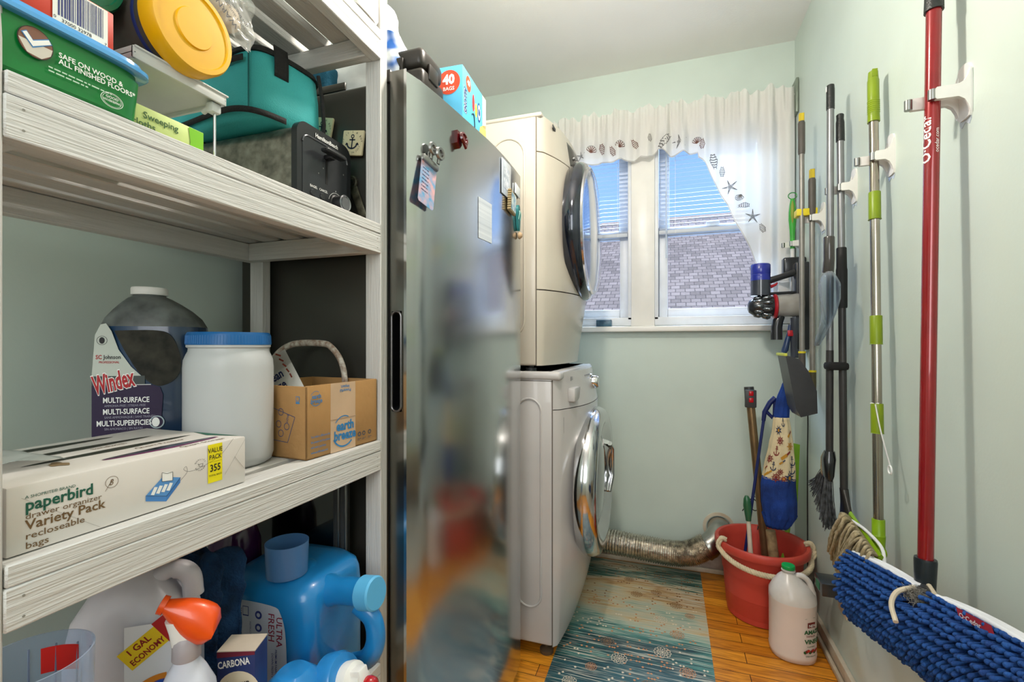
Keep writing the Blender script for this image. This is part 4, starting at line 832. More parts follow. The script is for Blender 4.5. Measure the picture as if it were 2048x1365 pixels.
b.tube([e0, e0 + dv * .05, e0 + dv * .9, e1], [.0255, .027, .027, .0245], bjl, 36); b.build('spout_cap', t)
b = MB(JM); b.tube(spline([(.145, -.024, JT - .040), (.172, -.024, JT - .060), (.178, -.024, JT - .095), (.165, -.024, JT - .125), (.135, -.022, JT - .142), (.085, -.02, JT - .150)], 6), .0165, bj, 18, sq=.8); b.build('handle', t)
b = MB(JM @ Matrix(((1, 0, 0, 0), (0, 0, -1, -.0822), (0, 1, 0, 0), (0, 0, 0, 1)))); pl_ = flat('label_pale', '#c8ccda'); crim = flat('label_crimson', '#8e1c3c'); ind = flat('label_indigo', '#2b3a86')
b.poly([(p.x, p.y, 0) for p in spline([(-.078, .50, 0), (-.080, .640, 0), (-.070, .652, 0), (.02, .652, 0), (.040, .640, 0), (.050, .60, 0), (.050, .52, 0), (.030, .47, 0), (-.05, .47, 0)], 4)], pl_)
b.text('ULTRA', .032, .636, .016, crim, z=.0003, rot=-PI / 2, bold=.6); b.text('FRESH', .016, .640, .017, crim, z=.0003, rot=-PI / 2, bold=.4)
b.text('PREMIUM FABRIC CONDITIONER', .029, .582, .0055, ind, z=.0003, rot=-PI / 2, bold=.5); b.text('DOWN FRESH SCENT', .022, .575, .0055, ind, z=.0003, rot=-PI / 2, bold=.5)
for i in range(4): b.disc(-.004, .633 - .021 * i, .0068, ind, z=.0003); b.disc(-.004, .633 - .021 * i, .0035, pl_, z=.0005, n=10)
for i in range(5): b.disc(-.004, .549 - .020 * i, .0064, crim, z=.0003); b.disc(-.004, .549 - .020 * i, .0035, pl_, z=.0005, n=10)
b.text('INSTRUCTIONS', -.022, .62, .0045, ind, z=.0003, rot=-PI / 2); b.rect(-.036, .628, -.024, .644, ind, .0003); b.rect(-.035, .630, -.025, .643, pl_, .0005)
for i in range(9): 
    st_ = len(b.V); b.small(0, 0, .115, .0022, flat('tiny_print', '#55506a'), 1, 1, 20 + i); R3 = b.M
    b.V[st_:] = [R3 @ (Matrix.Translation((-.073 + .0042 * i, .640, .0003)) @ RZ(-90)) @ (R3.inverted() @ v) for v in b.V[st_:]]
b.build('label', t)
t = thing('measuring_cup', (-.625, .640, JT), 'frosted blue measuring cup standing on top of the big blue jug', 'cup')
b = MB(TR(-.618, .628, JT + .004) @ RZ(0)); b.lathe([(.030, .0), (.0325, .002), (.0345, .056), (.0335, .056), (.0315, .004), (.001, .003)], glassy('frosted_blue', '#5d8cc0', .55, .25), 48); b.build('cup_body', t)
# second jug with tap
t = thing('tap_jug', (-.53, .62, Z1), 'blue jug lying low in front with white tap and red button', 'jug')
b = MB(TR(-.525, .545, 0)); b.loft([(0, 0, Z1, .038, .04, 4), (0, 0, Z1 + .006, .042, .042, 4), (.002, 0, .555, .042, .042, 4), (.0, .0, .585, .032, .036, 3), (0, 0, .598, .02, .022, 2.4)], mat('blue_tap_jug', '#2a86cc', .28, coat=.3), 48); b.build('jug_body', t)
b = MB(TR(-.476, .588, .566) @ RY(68)); b.lathe([(.036, -.02), (.038, -.018), (.038, .004), (.034, .010), (.02, .012)], MATS['blue_tap_jug'], 36); b.build('collar', t)
b = MB(TR(-.456, .590, .566) @ RY(75)); b.lathe([(.027, -.01), (.028, .0), (.027, .006), (.016, .010), (.015, .022), (.001, .023)], white, 36); b.box((-.020, -.010, .006), (.012, .010, .026), white, .003); tp = b.build('tap', t)
b = MB(TR(-.430, .592, .564) @ RY(75)); b.lathe([(.0135, 0), (.0135, .006), (.011, .013), (.006, .016), (.001, .017)], mat('red_button', '#b3141c', .2, coat=.5), 28); b.build('button', tp)
# purple bottle
t = thing('purple_bottle', (-.77, .66, Z1), 'dark purple plastic bottle behind the blue cloth under the shelf', 'bottle')
b = MB(TR(-.797, .680, 0)); b.loft([(0, 0, Z1, .04, .034, 3), (0, 0, Z1 + .005, .045, .038, 3), (0, 0, .64, .045, .038, 3), (0, 0, .70, .045, .038, 2.6), (0, 0, .735, .036, .030, 2.2), (0, 0, .755, .018, .018, 2)], mat('purple_plastic', '#3a1140', .22, coat=.4), 48); b.build('bottle_body', t)
b = MB(TR(-.797, .680, .755)); b.lathe([(.018, 0), (.018, .018), (.001, .02)], black, 24); b.build('cap', t)
# blue cloth
bc = mat('navy_terry', '#153a60', .95, var=.25, scale=25, bump=1.0, bscale=260)
def clothf(u, v):
    s_ = v * 2.2; x = -.690 + .060 * (u - .5) * 2 * (1 - .25 * v) + .030 * v; 
    y = .522 - .028 * math.sin(min(s_, 1) * PI / 2) + .010 * math.sin(u * 14) * (.3 + v) ; z = .768 - .165 * v - .02 * (u - .4) ** 2 * 4 + .012 * math.sin(u * 9 + v * 4)
    p = V((x, y, z)); return p + noise.noise_vector(p * 26) * .014
b = MB(); b.grid(clothf, 40, 44, bc); b.grid(lambda u, v: V(clothf(u, v)) + V((0, .03 + .01 * math.sin(u * 8), -.004)), 40, 44, bc)
tag(b.build('cleaning_cloth', ang=180, solid=.004), 'crumpled navy blue microfibre cloth between white bottle and blue jug', 'cloth')
# white gallon bottle
t = thing('bleach_bottle', (-.66, .43, Z1), 'white one gallon bottle with rainbow and yellow banner label', 'bottle')
wb = mat('white_bottle_plastic', '#c9c5cb', .38, var=.03, sss=.1)
GM = TR(-.662, .422, 0) @ RZ(36)
b = MB(GM); b.loft([(0, 0, Z1, .062, .048, 4), (0, 0, Z1 + .005, .068, .053, 4), (0, 0, .70, .068, .053, 4), (-.001, 0, .735, .062, .049, 3.4), (-.002, 0, .765, .044, .038, 2.8), (-.003, 0, .785, .026, .026, 2.1), (-.003, 0, .790, .019, .019, 2)], wb, 64); b.build('bottle_body', t, ang=60)
b = MB(GM @ TR(-.003, 0, .788)); b.lathe([(.022, 0), (.022, .020), (.020, .022), (.001, .022)], mat('cap_white', '#d8d2d0', .4), 36); b.build('cap', t)
b = MB(GM); b.tube(spline([(-.052, -.02, .60), (-.054, -.036, .66), (-.046, -.040, .70), (-.030, -.036, .745)], 6), .0025, black, 8); b.build('handle_groove', t)
b = MB(GM); b.tube(spline([(.02, -.01, .772), (.045, -.012, .782), (.062, -.012, .772), (.066, -.012, .745)], 6), [.010] * 6 + [.012] * 13, wb, 16); b.build('handle', t)
b = MB(GM @ Matrix(((1, 0, 0, 0), (0, 0, -1, -.0538), (0, 1, 0, 0), (0, 0, 0, 1)))); 
b.rect(.006, .56, .062, .735, flat('label_soft', '#dfe0e4'), 0)
b.M = b.M @ TR(.034, .712, .0004) @ RZ(38)
b.poly([(-.034, -.012, 0), (.026, -.012, 0), (.026, .014, 0), (-.034, .014, 0)], flat('banner_yellow', '#e8c51a')); b.text('1 GAL', -.026, .0035, .011, flat('banner_red', '#8c1a16'), z=.0003, bold=1.2); b.text('ECONOMY', -.030, -.0085, .010, flat('banner_red', '#8c1a16'), z=.0003, bold=1.2, wid=.85); b.rect(.014, -.016, .036, .018, flat('banner_red2', '#b01d1d'), .0001)
b.M = GM @ Matrix(((1, 0, 0, 0), (0, 0, -1, -.0542), (0, 1, 0, 0), (0, 0, 0, 1)))
for r_, hx in ((.048, '#d5821f'), (.041, '#2353b5'), (.032, '#3f9a3a')): b.ring(.050, .625, r_ - .008, r_, flat('rainbow' + hx[1:], hx), .0002, 20, PI * .5, PI)
b.build('label', t)
# spray bottle
t = thing('spray_bottle', (-.53, .39, Z1), 'white spray bottle with an orange trigger head', 'spray bottle')
SM = TR(-.545, .400, -.012) @ RZ(38)
b = MB(SM); b.loft([(0, 0, Z1 + .012, .030, .022, 4), (0, 0, Z1 + .018, .033, .025, 4), (0, 0, .64, .033, .025, 3.6), (0, 0, .680, .029, .022, 3.2), (0, 0, .702, .020, .017, 2.5), (0, 0, .714, .0135, .0135, 2), (0, 0, .722, .0135, .0135, 2)], mat('milky_spray_bottle', '#d3d6e2', .25, sss=.15), 48); b.build('bottle_body', t, ang=60)
b = MB(SM); b.lathe([(.0145, .718), (.0150, .719), (.0145, .740), (.012, .744)], mat('collar_grey', '#a9a2a6', .4), 28); b.loft([(-.002, 0, .736, .0125, .011, 3), (-.003, 0, .752, .014, .012, 3), (-.003, 0, .766, .018, .013, 3)], white, 24); b.build('sprayer_neck', t)
tr_ = mat('orange_trigger', '#e6500f', .3, var=.05, coat=.3)
b = MB(SM); b.M = SM @ TR(.001, 0, .763) @ RY(26) @ Matrix.Diagonal((.74, 1.0, 1.05, 1)); sec = []
for k in range(12):
    f = k / 11; x = -.040 + .086 * f; h = (.006 + .016 * math.sin(min(1, f * 1.15) * PI * .60)) * (1 if f < .8 else math.sqrt(max(.02, 1 - ((f - .8) / .2) ** 2)) * .75 + .25); w = .009 + .010 * math.sin(min(1, f * 1.1) * PI * .55); sec.append((x, h, w, .008 - .010 * f))
vs = []; n_ = 24
for (x, h, w, dz) in sec:
    for j in range(n_): a = 2 * PI * j / n_; vs.append((x, w * math.cos(a), dz + h * math.sin(a)))
b.raw(vs, [(i * n_ + j, i * n_ + (j + 1) % n_, (i + 1) * n_ + (j + 1) % n_, (i + 1) * n_ + j) for i in range(11) for j in range(n_)] + [tuple(range(n_))[::-1], tuple(11 * n_ + j for j in range(n_))], tr_)
b.lathe([(.010, 0), (.010, .008), (.006, .009), (.001, .009)], tr_, 16, M=TR(-.038, 0, .008) @ RY(-90)); b.build('trigger_head', t, ang=60)
# clear dosing cap bottle
t = thing('scent_bead_bottle', (-.585, .29, Z1), 'clear plastic dosing cup with red sticker on a blue bottle at far left', 'bottle')
b = MB(TR(-.572, .268, 0)); b.lathe([(.040, Z1), (.043, Z1 + .005), (.043, .700), (.038, .708), (.030, .712)], mat('deep_blue_plastic', '#1a3d8c', .2, coat=.5, var=.1), 48); b.build('bottle_body', t)
b = MB(TR(-.572, .268, 0)); b.lathe([(.0435, .700), (.0455, .702), (.0475, .782), (.0460, .782), (.0440, .706), (.001, .704)], glassy('clear_cup', '#cfdcf0', .10, .08), 64, cap=False); cp = b.build('dosing_cup', t)
b = MB(TR(-.572, .268, 0))
for i in range(14): a = 2 * PI * i / 14; b.tube([(.0440 * math.cos(a), .0440 * math.sin(a), .712), (.0455 * math.cos(a), .0455 * math.sin(a), .770)], .0010, glassy('rib_grey', '#8f9cb4', .6), 5)
b.build('ribs', cp)
b = MB(TR(-.572, .268, 0)); b.grid(lambda u, v: (.0445 * math.cos(1.75 + .75 * u), .0445 * math.sin(1.75 + .75 * u), .742 + .026 * v + .012 * u * 0), 10, 1, flat('red_sticker', '#e02218')); b.build('sticker', cp)
# colour-run box
t = thing('color_run_box', (-.52, .47, Z1), 'small navy and cream carton of colour run remover by the blue jug', 'box')
QM = TR(-.556, .487, Z1 + .0005) @ RZ(22) @ Matrix.Diagonal((.82, .82, .965, 1))
b = MB(QM); b.box((-.030, -.022, 0), (.030, .022, .213), mat('navy_card', '#1d2f66', .45), .001); b.box((-.0302, -.0222, .2125), (.0302, .0222, .2140), mat('cream_card', '#cdbfae', .5)); b.build('carton', t)
b = MB(QM @ Matrix(((1, 0, 0, 0), (0, 0, -1, -.0224), (0, 1, 0, 0), (0, 0, 0, 1)))); b.disc(.004, .158, .034, flat('card_cream', '#d9cfb8'), .028); b.rect(-.030, 0, .030, .12, flat('card_maroon', '#6b1830'), .0003)
b.text('CARBONA', -.028, .190, .0135, inkw, z=.0006, bold=1.2, wid=.78, rot=.12); b.text('color run', -.026, .160, .0150, ink, z=.0006, bold=.8, wid=.85, rot=.12); b.text('remover', -.022, .143, .0150, ink, z=.0006, bold=.8, wid=.85, rot=.12)
b.poly([(-.030, .205, .0002), (.030, .208, .0002), (.030, .213, .0002), (-.030, .213, .0002)], flat('card_maroon', '#6b1830')); b.build('carton_print', t)

# ================================================================ things on the freezer
FT = FZ + .012
t = thing('power_tool_case', (-.58, .95, FT), 'small black hard plastic case on top of the freezer behind the blue box', 'case')
KM = TR(-.572, .925, FZ + .012) @ RZ(0) @ Matrix.Diagonal((1.05, 1.35, 1.15, 1)); csm = mat('case_black', '#26221d', .35, var=.08)
b = MB(KM); b.box((-.075, -.038, 0), (.072, .040, .045), csm, .010, 3); b.build('case_bottom', t)
b = MB(KM); b.box((-.073, -.036, .0455), (.070, .038, .086), csm, .012, 3); b.build('case_lid', t)
b = MB(KM); b.box((.0, -.043, .028), (.030, -.034, .064), csm, .003); b.build('latch', t)
b = MB(KM); b.box((.069, -.018, .030), (.075, .012, .060), csm, .002); b.build('side_latch', t)
# forty bags box
bb = mat('sky_blue_card', '#56b4dc', .45, var=.03, scale=5)
t = thing('garbage_bag_box', (-.56, 1.14, FT), 'light blue box of forty bags standing on top of the freezer', 'box')
BM2 = TR(-.473, 1.030, FT) @ RZ(3)
b = MB(BM2); b.box((-.20, 0, 0), (-.002, .175, .137), bb, .001); b.build('carton', t)
b = MB(BM2 @ Matrix(((1, 0, 0, 0), (0, 0, -1, -.0005), (0, 1, 0, 0), (0, 0, 0, 1))))
b.disc(-.038, .098, .030, flat('badge_red', '#dd4a26')); b.text('40', -.038, .094, .032, inkw, z=.0003, al='CENTER', bold=2.5, wid=.95); b.text('BAGS', -.038, .078, .0125, inkw, z=.0003, al='CENTER', bold=1.2)
b.M = BM2 @ Matrix(((0, 0, 1, -.0015), (1, 0, 0, 0), (0, 1, 0, 0), (0, 0, 0, 1)))
b.disc(.040, .110, .017, flat('badge_red', '#dd4a26'), .019); b.text('40', .040, .106, .018, inkw, z=.0003, al='CENTER', bold=2)
b.text('ALLONS', .010, .090, .024, inkw, z=.0003, rot=-PI / 2, bold=4, wid=.7); b.text('ALLONS', .0105, .090, .024, flat('navy_letters', '#16356e'), z=.0006, rot=-PI / 2, bold=1.6, wid=.7)
b.disc(.075, .08, .008, flat('tag_red', '#d03030'), .022, z=.0002); b.disc(.095, .070, .008, flat('tag_yellow', '#eac63a'), .018, z=.0002); b.disc(.118, .075, .013, flat('tag_navy', '#1d4583'), .026, z=.0002); b.disc(.118, .075, .009, inkw, .020, z=.0003); b.disc(.118, .075, .007, flat('tag_navy', '#1d4583'), .010, z=.0005)
b.poly([(.115, .0, .0001), (.174, .0, .0001), (.174, .065, .0001), (.15, .055, .0001), (.125, .040, .0001)], flat('illus_straw', '#d9c465')); b.rect(.145, .05, .174, .136, flat('illus_cream', '#e9e2ce'), .0001); b.small(.148, .12, .022, .004, flat('tag_navy', '#1d4583'), 5, 2, 31); b.tube(spline([(.062, .045, .001), (.075, .050, .001), (.082, .03, .001), (.083, .0, .001)], 5), .0012, ink, 5)
b.build('box_print', t)
# wrapped paper towels / plastic bag with blue print
t = thing('plastic_sack', (-.66, .88, FT), 'white plastic sack with blue swirly print on the freezer behind the shelf post', 'bag')
skm = mat('white_sack', '#e6ebee', .3, var=.04, bump=.25, bscale=40)
def sack(u, v):
    a = 2 * PI * u; p = V((-.665 + .135 * math.copysign(abs(math.cos(a)) ** .8, math.cos(a)) * (1 - .55 * v ** 1.6), .905 + .06 * math.copysign(abs(math.sin(a)) ** .8, math.sin(a)) * (1 - .45 * v ** 2), FZ + .004 + .235 * v))
    n = noise.noise_vector(p * 18) * .012 * min(1, v * 6) + noise.noise_vector(p * 50) * .004; return V((p.x + n.x, max(p.y + n.y, .815), p.z + n.z * .5))
b = MB(); b.grid(sack, 64, 30, skm); b.poly([sack(i / 64, 1) for i in range(64)], skm); b.build('sack_body', t, ang=70)
def sackprint(name, u0, u1, v0, v1, m, par):
    b = MB(); b.grid(lambda u, v: V(sack(u0 + (u1 - u0) * u, v0 + (v1 - v0) * v)) + (V(sack(u0 + (u1 - u0) * u, v0 + (v1 - v0) * v)) - V((-.665, .895, FZ + .004 + .235 * (v0 + (v1 - v0) * v)))).normalized() * .0012, 24, 12, m); return b.build(name, par, ang=70)
swm = mat('blue_swirl_print', '#1f63b8', .3, scale=42, hx2='#e8eef4', det=0)
sackprint('blue_print', .86, .985, .02, .62, swm, t)
b = MB(); p = V(sack(.80, .42)); b.M = TR(p.x, p.y - .002, p.z) @ RY(-50); b.box((-.016, -.001, -.005), (.016, .001, .005), flat('tape_dark', '#2e3338')); b.build('tape_strip', t)
t = tag(MB().box((-.760, .812, FZ + .001), (-.690, .88, FZ + .078), mat('teal_terry', '#145873', .9, bump=.6, bscale=200), .018, 4).build('folded_cloth'), 'folded dark teal cloth on the freezer between lunch bag and white sack', 'cloth')
# tall white pack on the top shelf at the post
t = tag(MB(TR(-.585, .725, 1.691)).loft([(0, 0, 0, .058, .045, 4), (0, 0, .01, .062, .05, 4), (0, 0, .20, .062, .05, 4), (0, 0, .24, .05, .04, 3)], mat('paper_pack', '#f2f0ec', .6, bump=.2), 40).build('paper_roll_pack', ang=60), 'white wrapped paper pack on the top shelf against the front post', 'pack')

def dM(y, z, rz=0, off=.0006):
    dx = (door_x(y + .01) - door_x(y - .01)) / .02; a = math.atan(dx)
    return TR(door_x(y) + off, y, z) @ Matrix.Rotation(-a, 4, 'Z') @ Matrix(((0, 0, 1, 0), (1, 0, 0, 0), (0, 1, 0, 0), (0, 0, 0, 1))) @ RZ(rz)
t = thing('photo_card', (-.47, .86, 1.42), 'small blue and pink printed card held by a steel bulldog clip on the freezer door', 'card')
b = MB(dM(.862, 1.462, -12, .004)); b.M = b.M @ RX(-3)
pts = [(-.026, -.005), (.026, -.005), (.026, -.098), (.022, -.102), (-.022, -.102), (-.026, -.098)]
b.prism([(x, y) for x, y in pts][::-1], 0, .0008, mat('card_art', '#5f9fc9', .35, scale=60, hx2='#d6a6a8')); b.build('card', t)
b = MB(b.M @ TR(0, 0, .0012)); 
for i in range(7): b.small(-.020, -.026 - .008 * i, .036, .003, flat('plum_ink', '#4c4466'), 1, 1, 50 + i)
b.build('card_print', t)
b = MB(dM(.862, 1.462, -12, .0015)); b.box((-.027, -.012, 0), (.027, .002, .010), silver, .004); b.box((-.008, .0, .0), (.008, .018, .005), silver, .003)
b.build('clip_jaw', t)
for sx in (0, 1):
    b = MB(dM(.862, 1.462, -12, .003) @ (TR(-.002, .026, .004) if sx == 0 else TR(.016, .024, .010))); b.lathe([(.0125, 0), (.014, .003), (.0125, .007), (.0075, .0065), (.007, .003), (.0005, .003)], silver, 28)
    b.box((-.004, -.024, 0), (.004, -.010, .004), silver, .001); b.build('clip_ear', t)
t = thing('red_magnet_clip', (-.46, .99, 1.55), 'dark red plastic magnet clip near the top edge of the freezer door', 'magnet')
rm = mat('ruby_plastic', '#4f0a10', .18, coat=.6)
b = MB(dM(.978, 1.556, 0, .0) @ Matrix.Scale(.8, 4)); b.prism([(-.016, .018), (-.016, -.018), (.0, -.030), (.010, -.018), (.010, .016)][::-1], 0, .010, rm); b.build('clip_body', t)
b = MB(dM(.985, 1.556, 0, .010)); b.M = b.M @ RX(-12) @ Matrix.Scale(.8, 4); b.lathe([(.018, 0), (.020, .003), (.018, .009), (.013, .0095), (.012, .006), (.0005, .006)], rm, 32); b.prism([(-.012, -.014), (.012, -.014), (0, -.032)][::-1], .001, .008, rm); b.build('clip_face', t)
tag(MB(dM(1.118, 1.400, 0, .0008)).box((-.038, -.052, 0), (.038, .052, .0006), mat('note_paper', '#d9dfe4', .5, scale=1, stretch=(1, 1, 90), hx2='#b4bcc6')).build('paper_note'), 'small plain lined paper note in the middle of the freezer door', 'paper')
t = thing('picture_magnet', (-.45, 1.28, 1.55), 'clear plastic photo sleeve magnet at the upper right of the freezer door', 'magnet')
b = MB(dM(1.262, 1.555, 0, .002)); b.box((-.038, -.050, 0), (.038, .050, .002), mat('sleeve', '#b9c2cc', .15, .1), .0005); b.build('sleeve', t)
b = MB(dM(1.262, 1.555, 0, .0045)); b.rect(-.024, -.03, .024, .030, mat('sleeve_art', '#eef2f6', .3, scale=80, hx2='#8d9aa6')); b.build('sleeve_print', t)
t = thing('beach_magnet', (-.45, 1.3, 1.49), 'small ridged souvenir magnet with blue beach scene below the photo sleeve', 'magnet')
b = MB(dM(1.300, 1.498, -6, .002)); b.box((-.028, -.032, 0), (.028, .032, .010), mat('magnet_tan', '#9d8b63', .5, bump=.5), .003)
for i in range(9): b.box((-.031, -.030 + .007 * i, .002), (-.026, -.026 + .007 * i, .012), MATS['magnet_tan'])
b.build('magnet_block', t)
b = MB(dM(1.303, 1.498, -6, .0125)); b.rect(-.022, -.026, .022, .026, mat('beach_art', '#2f7ea6', .3, scale=55, hx2='#dfe7df')); b.build('scene_print', t)
t = tag(MB(dM(1.372, 1.556, -4, .002)).box((-.026, -.016, 0), (.026, .016, .003), flat('tag_white', '#d9dde0'), .0005).build('label_magnet'), 'narrow white label magnet at the upper far edge of the freezer door', 'magnet')
t = thing('flip_flop_magnet', (-.45, 1.38, 1.47), 'teal flip flop shaped magnet on the far edge of the freezer door', 'magnet')
b = MB(dM(1.375, 1.472, 4, .001)); fl = [(.016 * math.cos(a) * (1 - .18 * math.sin(a * 1) * 0), .040 * math.sin(a)) for a in [i * PI / 14 for i in range(28)]]
b.prism([(x * (.85 + .15 * (y / .04)), y) for x, y in fl], 0, .008, mat('teal_rubber', '#1b6f72', .45)); b.build('sole', t)
b = MB(dM(1.375, 1.472, 4, .009)); b.tube(spline([(-.011, -.006, 0), (-.007, .012, .003), (0, .022, .001), (.007, .012, .003), (.011, -.006, 0)], 5), .0014, mat('strap_pale', '#8fc0b4', .4), 8); b.build('toe_strap', t)
t = tag(MB(dM(1.386, 1.420, 0, .003)).lathe([(.010, 0), (.012, .004), (.006, .012), (.0005, .013)], mat('shell_beige', '#b79a78', .5, bump=.4), 14).build('shell_magnet'), 'tiny beige shell magnet at the foot of the flip flop magnet', 'magnet')

# sill block
t = tag(MB().box((-.345, YB - .045, 1.1665), (-.27, YB - .005, 1.200), mat('blue_box_dark', '#1c3f5c', .3, scale=30, hx2='#4d7488'), .002).build('sill_tin'), 'small dark blue tin on the window sill next to the dryer', 'tin')
# rug
rg = rug_mat()
t = thing('runner_rug', (-.1, 1.9, 0), 'vintage style teal and tan vinyl runner rug with copper dots beside the washer', 'rug')
RX0, RX1, RY0, RY1 = -.375, .142, .9, 2.352
b = MB(); b.box((RX0, RY0, .0002), (RX1, RY1, .0022), rg); o = b.build('mat', t); o.data.transform(Matrix.Translation(t.location)); o.location = -t.location
b = MB(); cop = flat('copper_print', '#c88a5e'); crm = flat('cream_print', '#dccdb4'); tan = flat('tan_print', '#8f6a48'); rr = random.Random(11)
def dia(x, y, s, m): b.poly([(x - s, y, .0026), (x, y - s, .0026), (x + s, y, .0026), (x, y + s, .0026)], m)
for i in range(26):
    for j in range(60):
        x = RX0 + .02 + i * .0195; y = RY0 + .02 + j * .0235
        if x > RX1 - .02 or rr.random() > .30 + .1 * math.sin(y * 9 + x * 7): continue
        m = tan if y > 2.02 else (crm if noise.noise(V((x * 8, y * 8, 0))) > .12 else cop); x += rr.uniform(-.003, .003)
        dia(x, y, .0050, m)
        if rr.random() < .45: dia(x + .010, y + rr.choice([0, .0105]), .0048, m)
b.build('dot_print', t)['kind'] = 'stuff'
b = MB()
for (x, y, r, m) in [(-.30, 1.46, .026, crm), (-.245, 1.55, .021, cop), (-.16, 1.62, .030, crm), (-.13, 1.49, .026, tan), (-.06, 1.52, .026, tan), (-.21, 1.70, .026, tan), (-.02, 1.70, .032, crm), (-.03, 1.90, .028, crm), (.06, 1.62, .028, cop), (.03, 1.82, .028, cop),
        (-.13, 2.06, .026, tan), (-.05, 2.10, .024, tan), (.03, 2.02, .026, tan), (-.26, 1.36, .028, crm), (-.05, 1.36, .026, tan), (.08, 1.38, .026, crm), (-.17, 2.18, .024, tan), (.08, 1.96, .020, cop)]:
    for k in range(12):
        a = k * PI / 6; b.ring(x + r * .72 * math.cos(a), y + r * .72 * math.sin(a), r * .16, r * .23, m, .0028, 8); b.line([(x + r * .2 * math.cos(a), y + r * .2 * math.sin(a)), (x + r * .5 * math.cos(a), y + r * .5 * math.sin(a))], r * .07, m, .0028)
    dia(x, y, r * .16, m)
b.build('medallion_print', t)['kind'] = 'stuff'
# duct
foil = mat('foil_duct', '#d2cbbf', .25, 1, var=.15, scale=60, bump=.5, bscale=120)
t = thing('dryer_duct', (0, 2.28, 0), 'silver foil flexible dryer duct running along the back wall to the vent', 'duct')
path = spline([(-.42, 2.285, .125), (-.25, 2.275, .124), (-.10, 2.265, .118), (.02, 2.255, .118), (.10, 2.255, .132), (.165, 2.262, .168)], 60)
rad = [.055 + .0028 * math.sin(i * 1.25) + .002 * noise.noise(p * 40) for i, p in enumerate(path)]
b = MB(); b.tube(path, rad, foil, 32); b.build('flex_hose', t, ang=70)
galv = mat('galvanized', '#a9a8a2', .25, 1, var=.1)
b = MB(); b.tube(spline([(.150, 2.260, .150), (.185, 2.268, .178), (.215, 2.30, .205), (.225, 2.345, .212), (.225, 2.386, .212)], 5), [.054, .054, .053, .055, .053] + [.052] * 16, galv, 32); b.build('elbow', t)
b = MB(); b.lathe([(.070, 0), (.070, .004), (.056, .006)], basem, 32, M=TR(.225, 2.39, .212) @ RX(90), cap=False); b.build('wall_collar', t)

# ================================================================ bucket corner
coral = mat('coral_plastic', '#c8473a', .42, var=.06, scale=6)
BC = V((.352, 2.085, 0))
t = thing('rope_bucket', BC, 'coral red plastic tub bucket with a rope handle in the corner', 'bucket')
b = MB(TR(*BC)); b.lathe([(.118, 0), (.124, .004), (.130, .09), (.1305, .092), (.1335, .0925), (.139, .17), (.1395, .172), (.1425, .1725), (.148, .255), (.150, .262), (.168, .263), (.171, .268), (.171, .288), (.167, .293), (.156, .292), (.150, .284), (.143, .26), (.128, .03), (.118, .008), (.001, .008)], coral, 72); b.build('bucket_body', t)
rp = mat('cream_rope', '#d6c8a8', .85, var=.1, bump=.5, bscale=200)
pts = []
for i in range(61):
    f = i / 60; a = math.radians(205 + 150 * f); zz = .258 - .030 * math.sin(PI * f) ** .8; rr_ = .168 + .012 * math.sin(PI * f); pts.append(V((BC.x + rr_ * math.cos(a), BC.y + rr_ * math.sin(a), zz)))
a0 = math.radians(205); a1 = math.radians(355)
pts = [V((BC.x + .150 * math.cos(a0), BC.y + .150 * math.sin(a0), .30)), V((BC.x + .170 * math.cos(a0), BC.y + .170 * math.sin(a0), .305)), V((BC.x + .182 * math.cos(a0), BC.y + .182 * math.sin(a0), .275))] + pts[3:-3] + [V((BC.x + .182 * math.cos(a1), BC.y + .182 * math.sin(a1), .275)), V((BC.x + .170 * math.cos(a1), BC.y + .170 * math.sin(a1), .305)), V((BC.x + .150 * math.cos(a1), BC.y + .150 * math.sin(a1), .30))]
pts = spline(pts, 4)
b = MB()
for k in range(3):
    q = []
    for i, p in enumerate(pts):
        tn = (pts[min(i + 1, len(pts) - 1)] - pts[max(i - 1, 0)]).normalized(); u_ = tn.cross(V((0, 0, 1))).normalized(); w_ = tn.cross(u_); a = i * .42 + k * 2 * PI / 3; q.append(p + (u_ * math.cos(a) + w_ * math.sin(a)) * .0048)
    b.tube(q, .0057, rp, 8)
b.build('rope_handle', t)
# tools in the bucket
t = thing('vacuum_wand', (.36, 2.12, .01), 'bronze metal vacuum extension wand with red and black tip standing in the bucket', 'wand')
w0 = V((.395, 2.135, .010)); w1 = V((.331, 2.20, .83)); wd_ = (w1 - w0)
b = MB(); b.tube([w0, w1], .0165, mat('bronze_tube', '#8a7050', .3, .7), 24); b.build('tube', t)
b = MB(); b.tube([w1 - wd_ * .01, w1 + wd_ * .02, w1 + wd_ * .08], [.020, .021, .019], dkgrey, 20); b.box(w1 + V((-.024, -.028, -.02)), w1 + V((.020, -.01, .055)), dkgrey, .004); b.build('connector', t)
b = MB(); 
for dz in (.012, .040): b.box(w1 + V((-.010, -.032, dz - .010)), w1 + V((.008, -.026, dz + .010)), mat('red_release', '#b81420', .25), .003)
b.build('release_button', t)
t = thing('cane_stick', (.33, 2.06, .01), 'thin dark blue plastic stick with hooked handle leaning in the bucket', 'stick')
cbm = mat('navy_plastic', '#17245e', .35)
s0 = V((.262, 2.06, .012)); hk = at(1527, 842, y=2.10)
b = MB(); b.tube([s0, hk], .0058, cbm, 12); b.build('shaft', t)
b = MB(); b.tube([hk, at(1529, 825, y=2.10), at(1540, 806, y=2.10), at(1551, 796, y=2.10)], [.0075, .009, .010, .011], cbm, 12); b.tube([at(1531, 822, y=2.10), at(1545, 836, y=2.10), at(1549, 830, y=2.10), at(1550, 800, y=2.10)], .007, cbm, 10); b.build('hook_handle', t)
t = thing('toilet_brush', (.31, 2.1, .01), 'brush with green grip and white shaft standing in the bucket', 'brush')
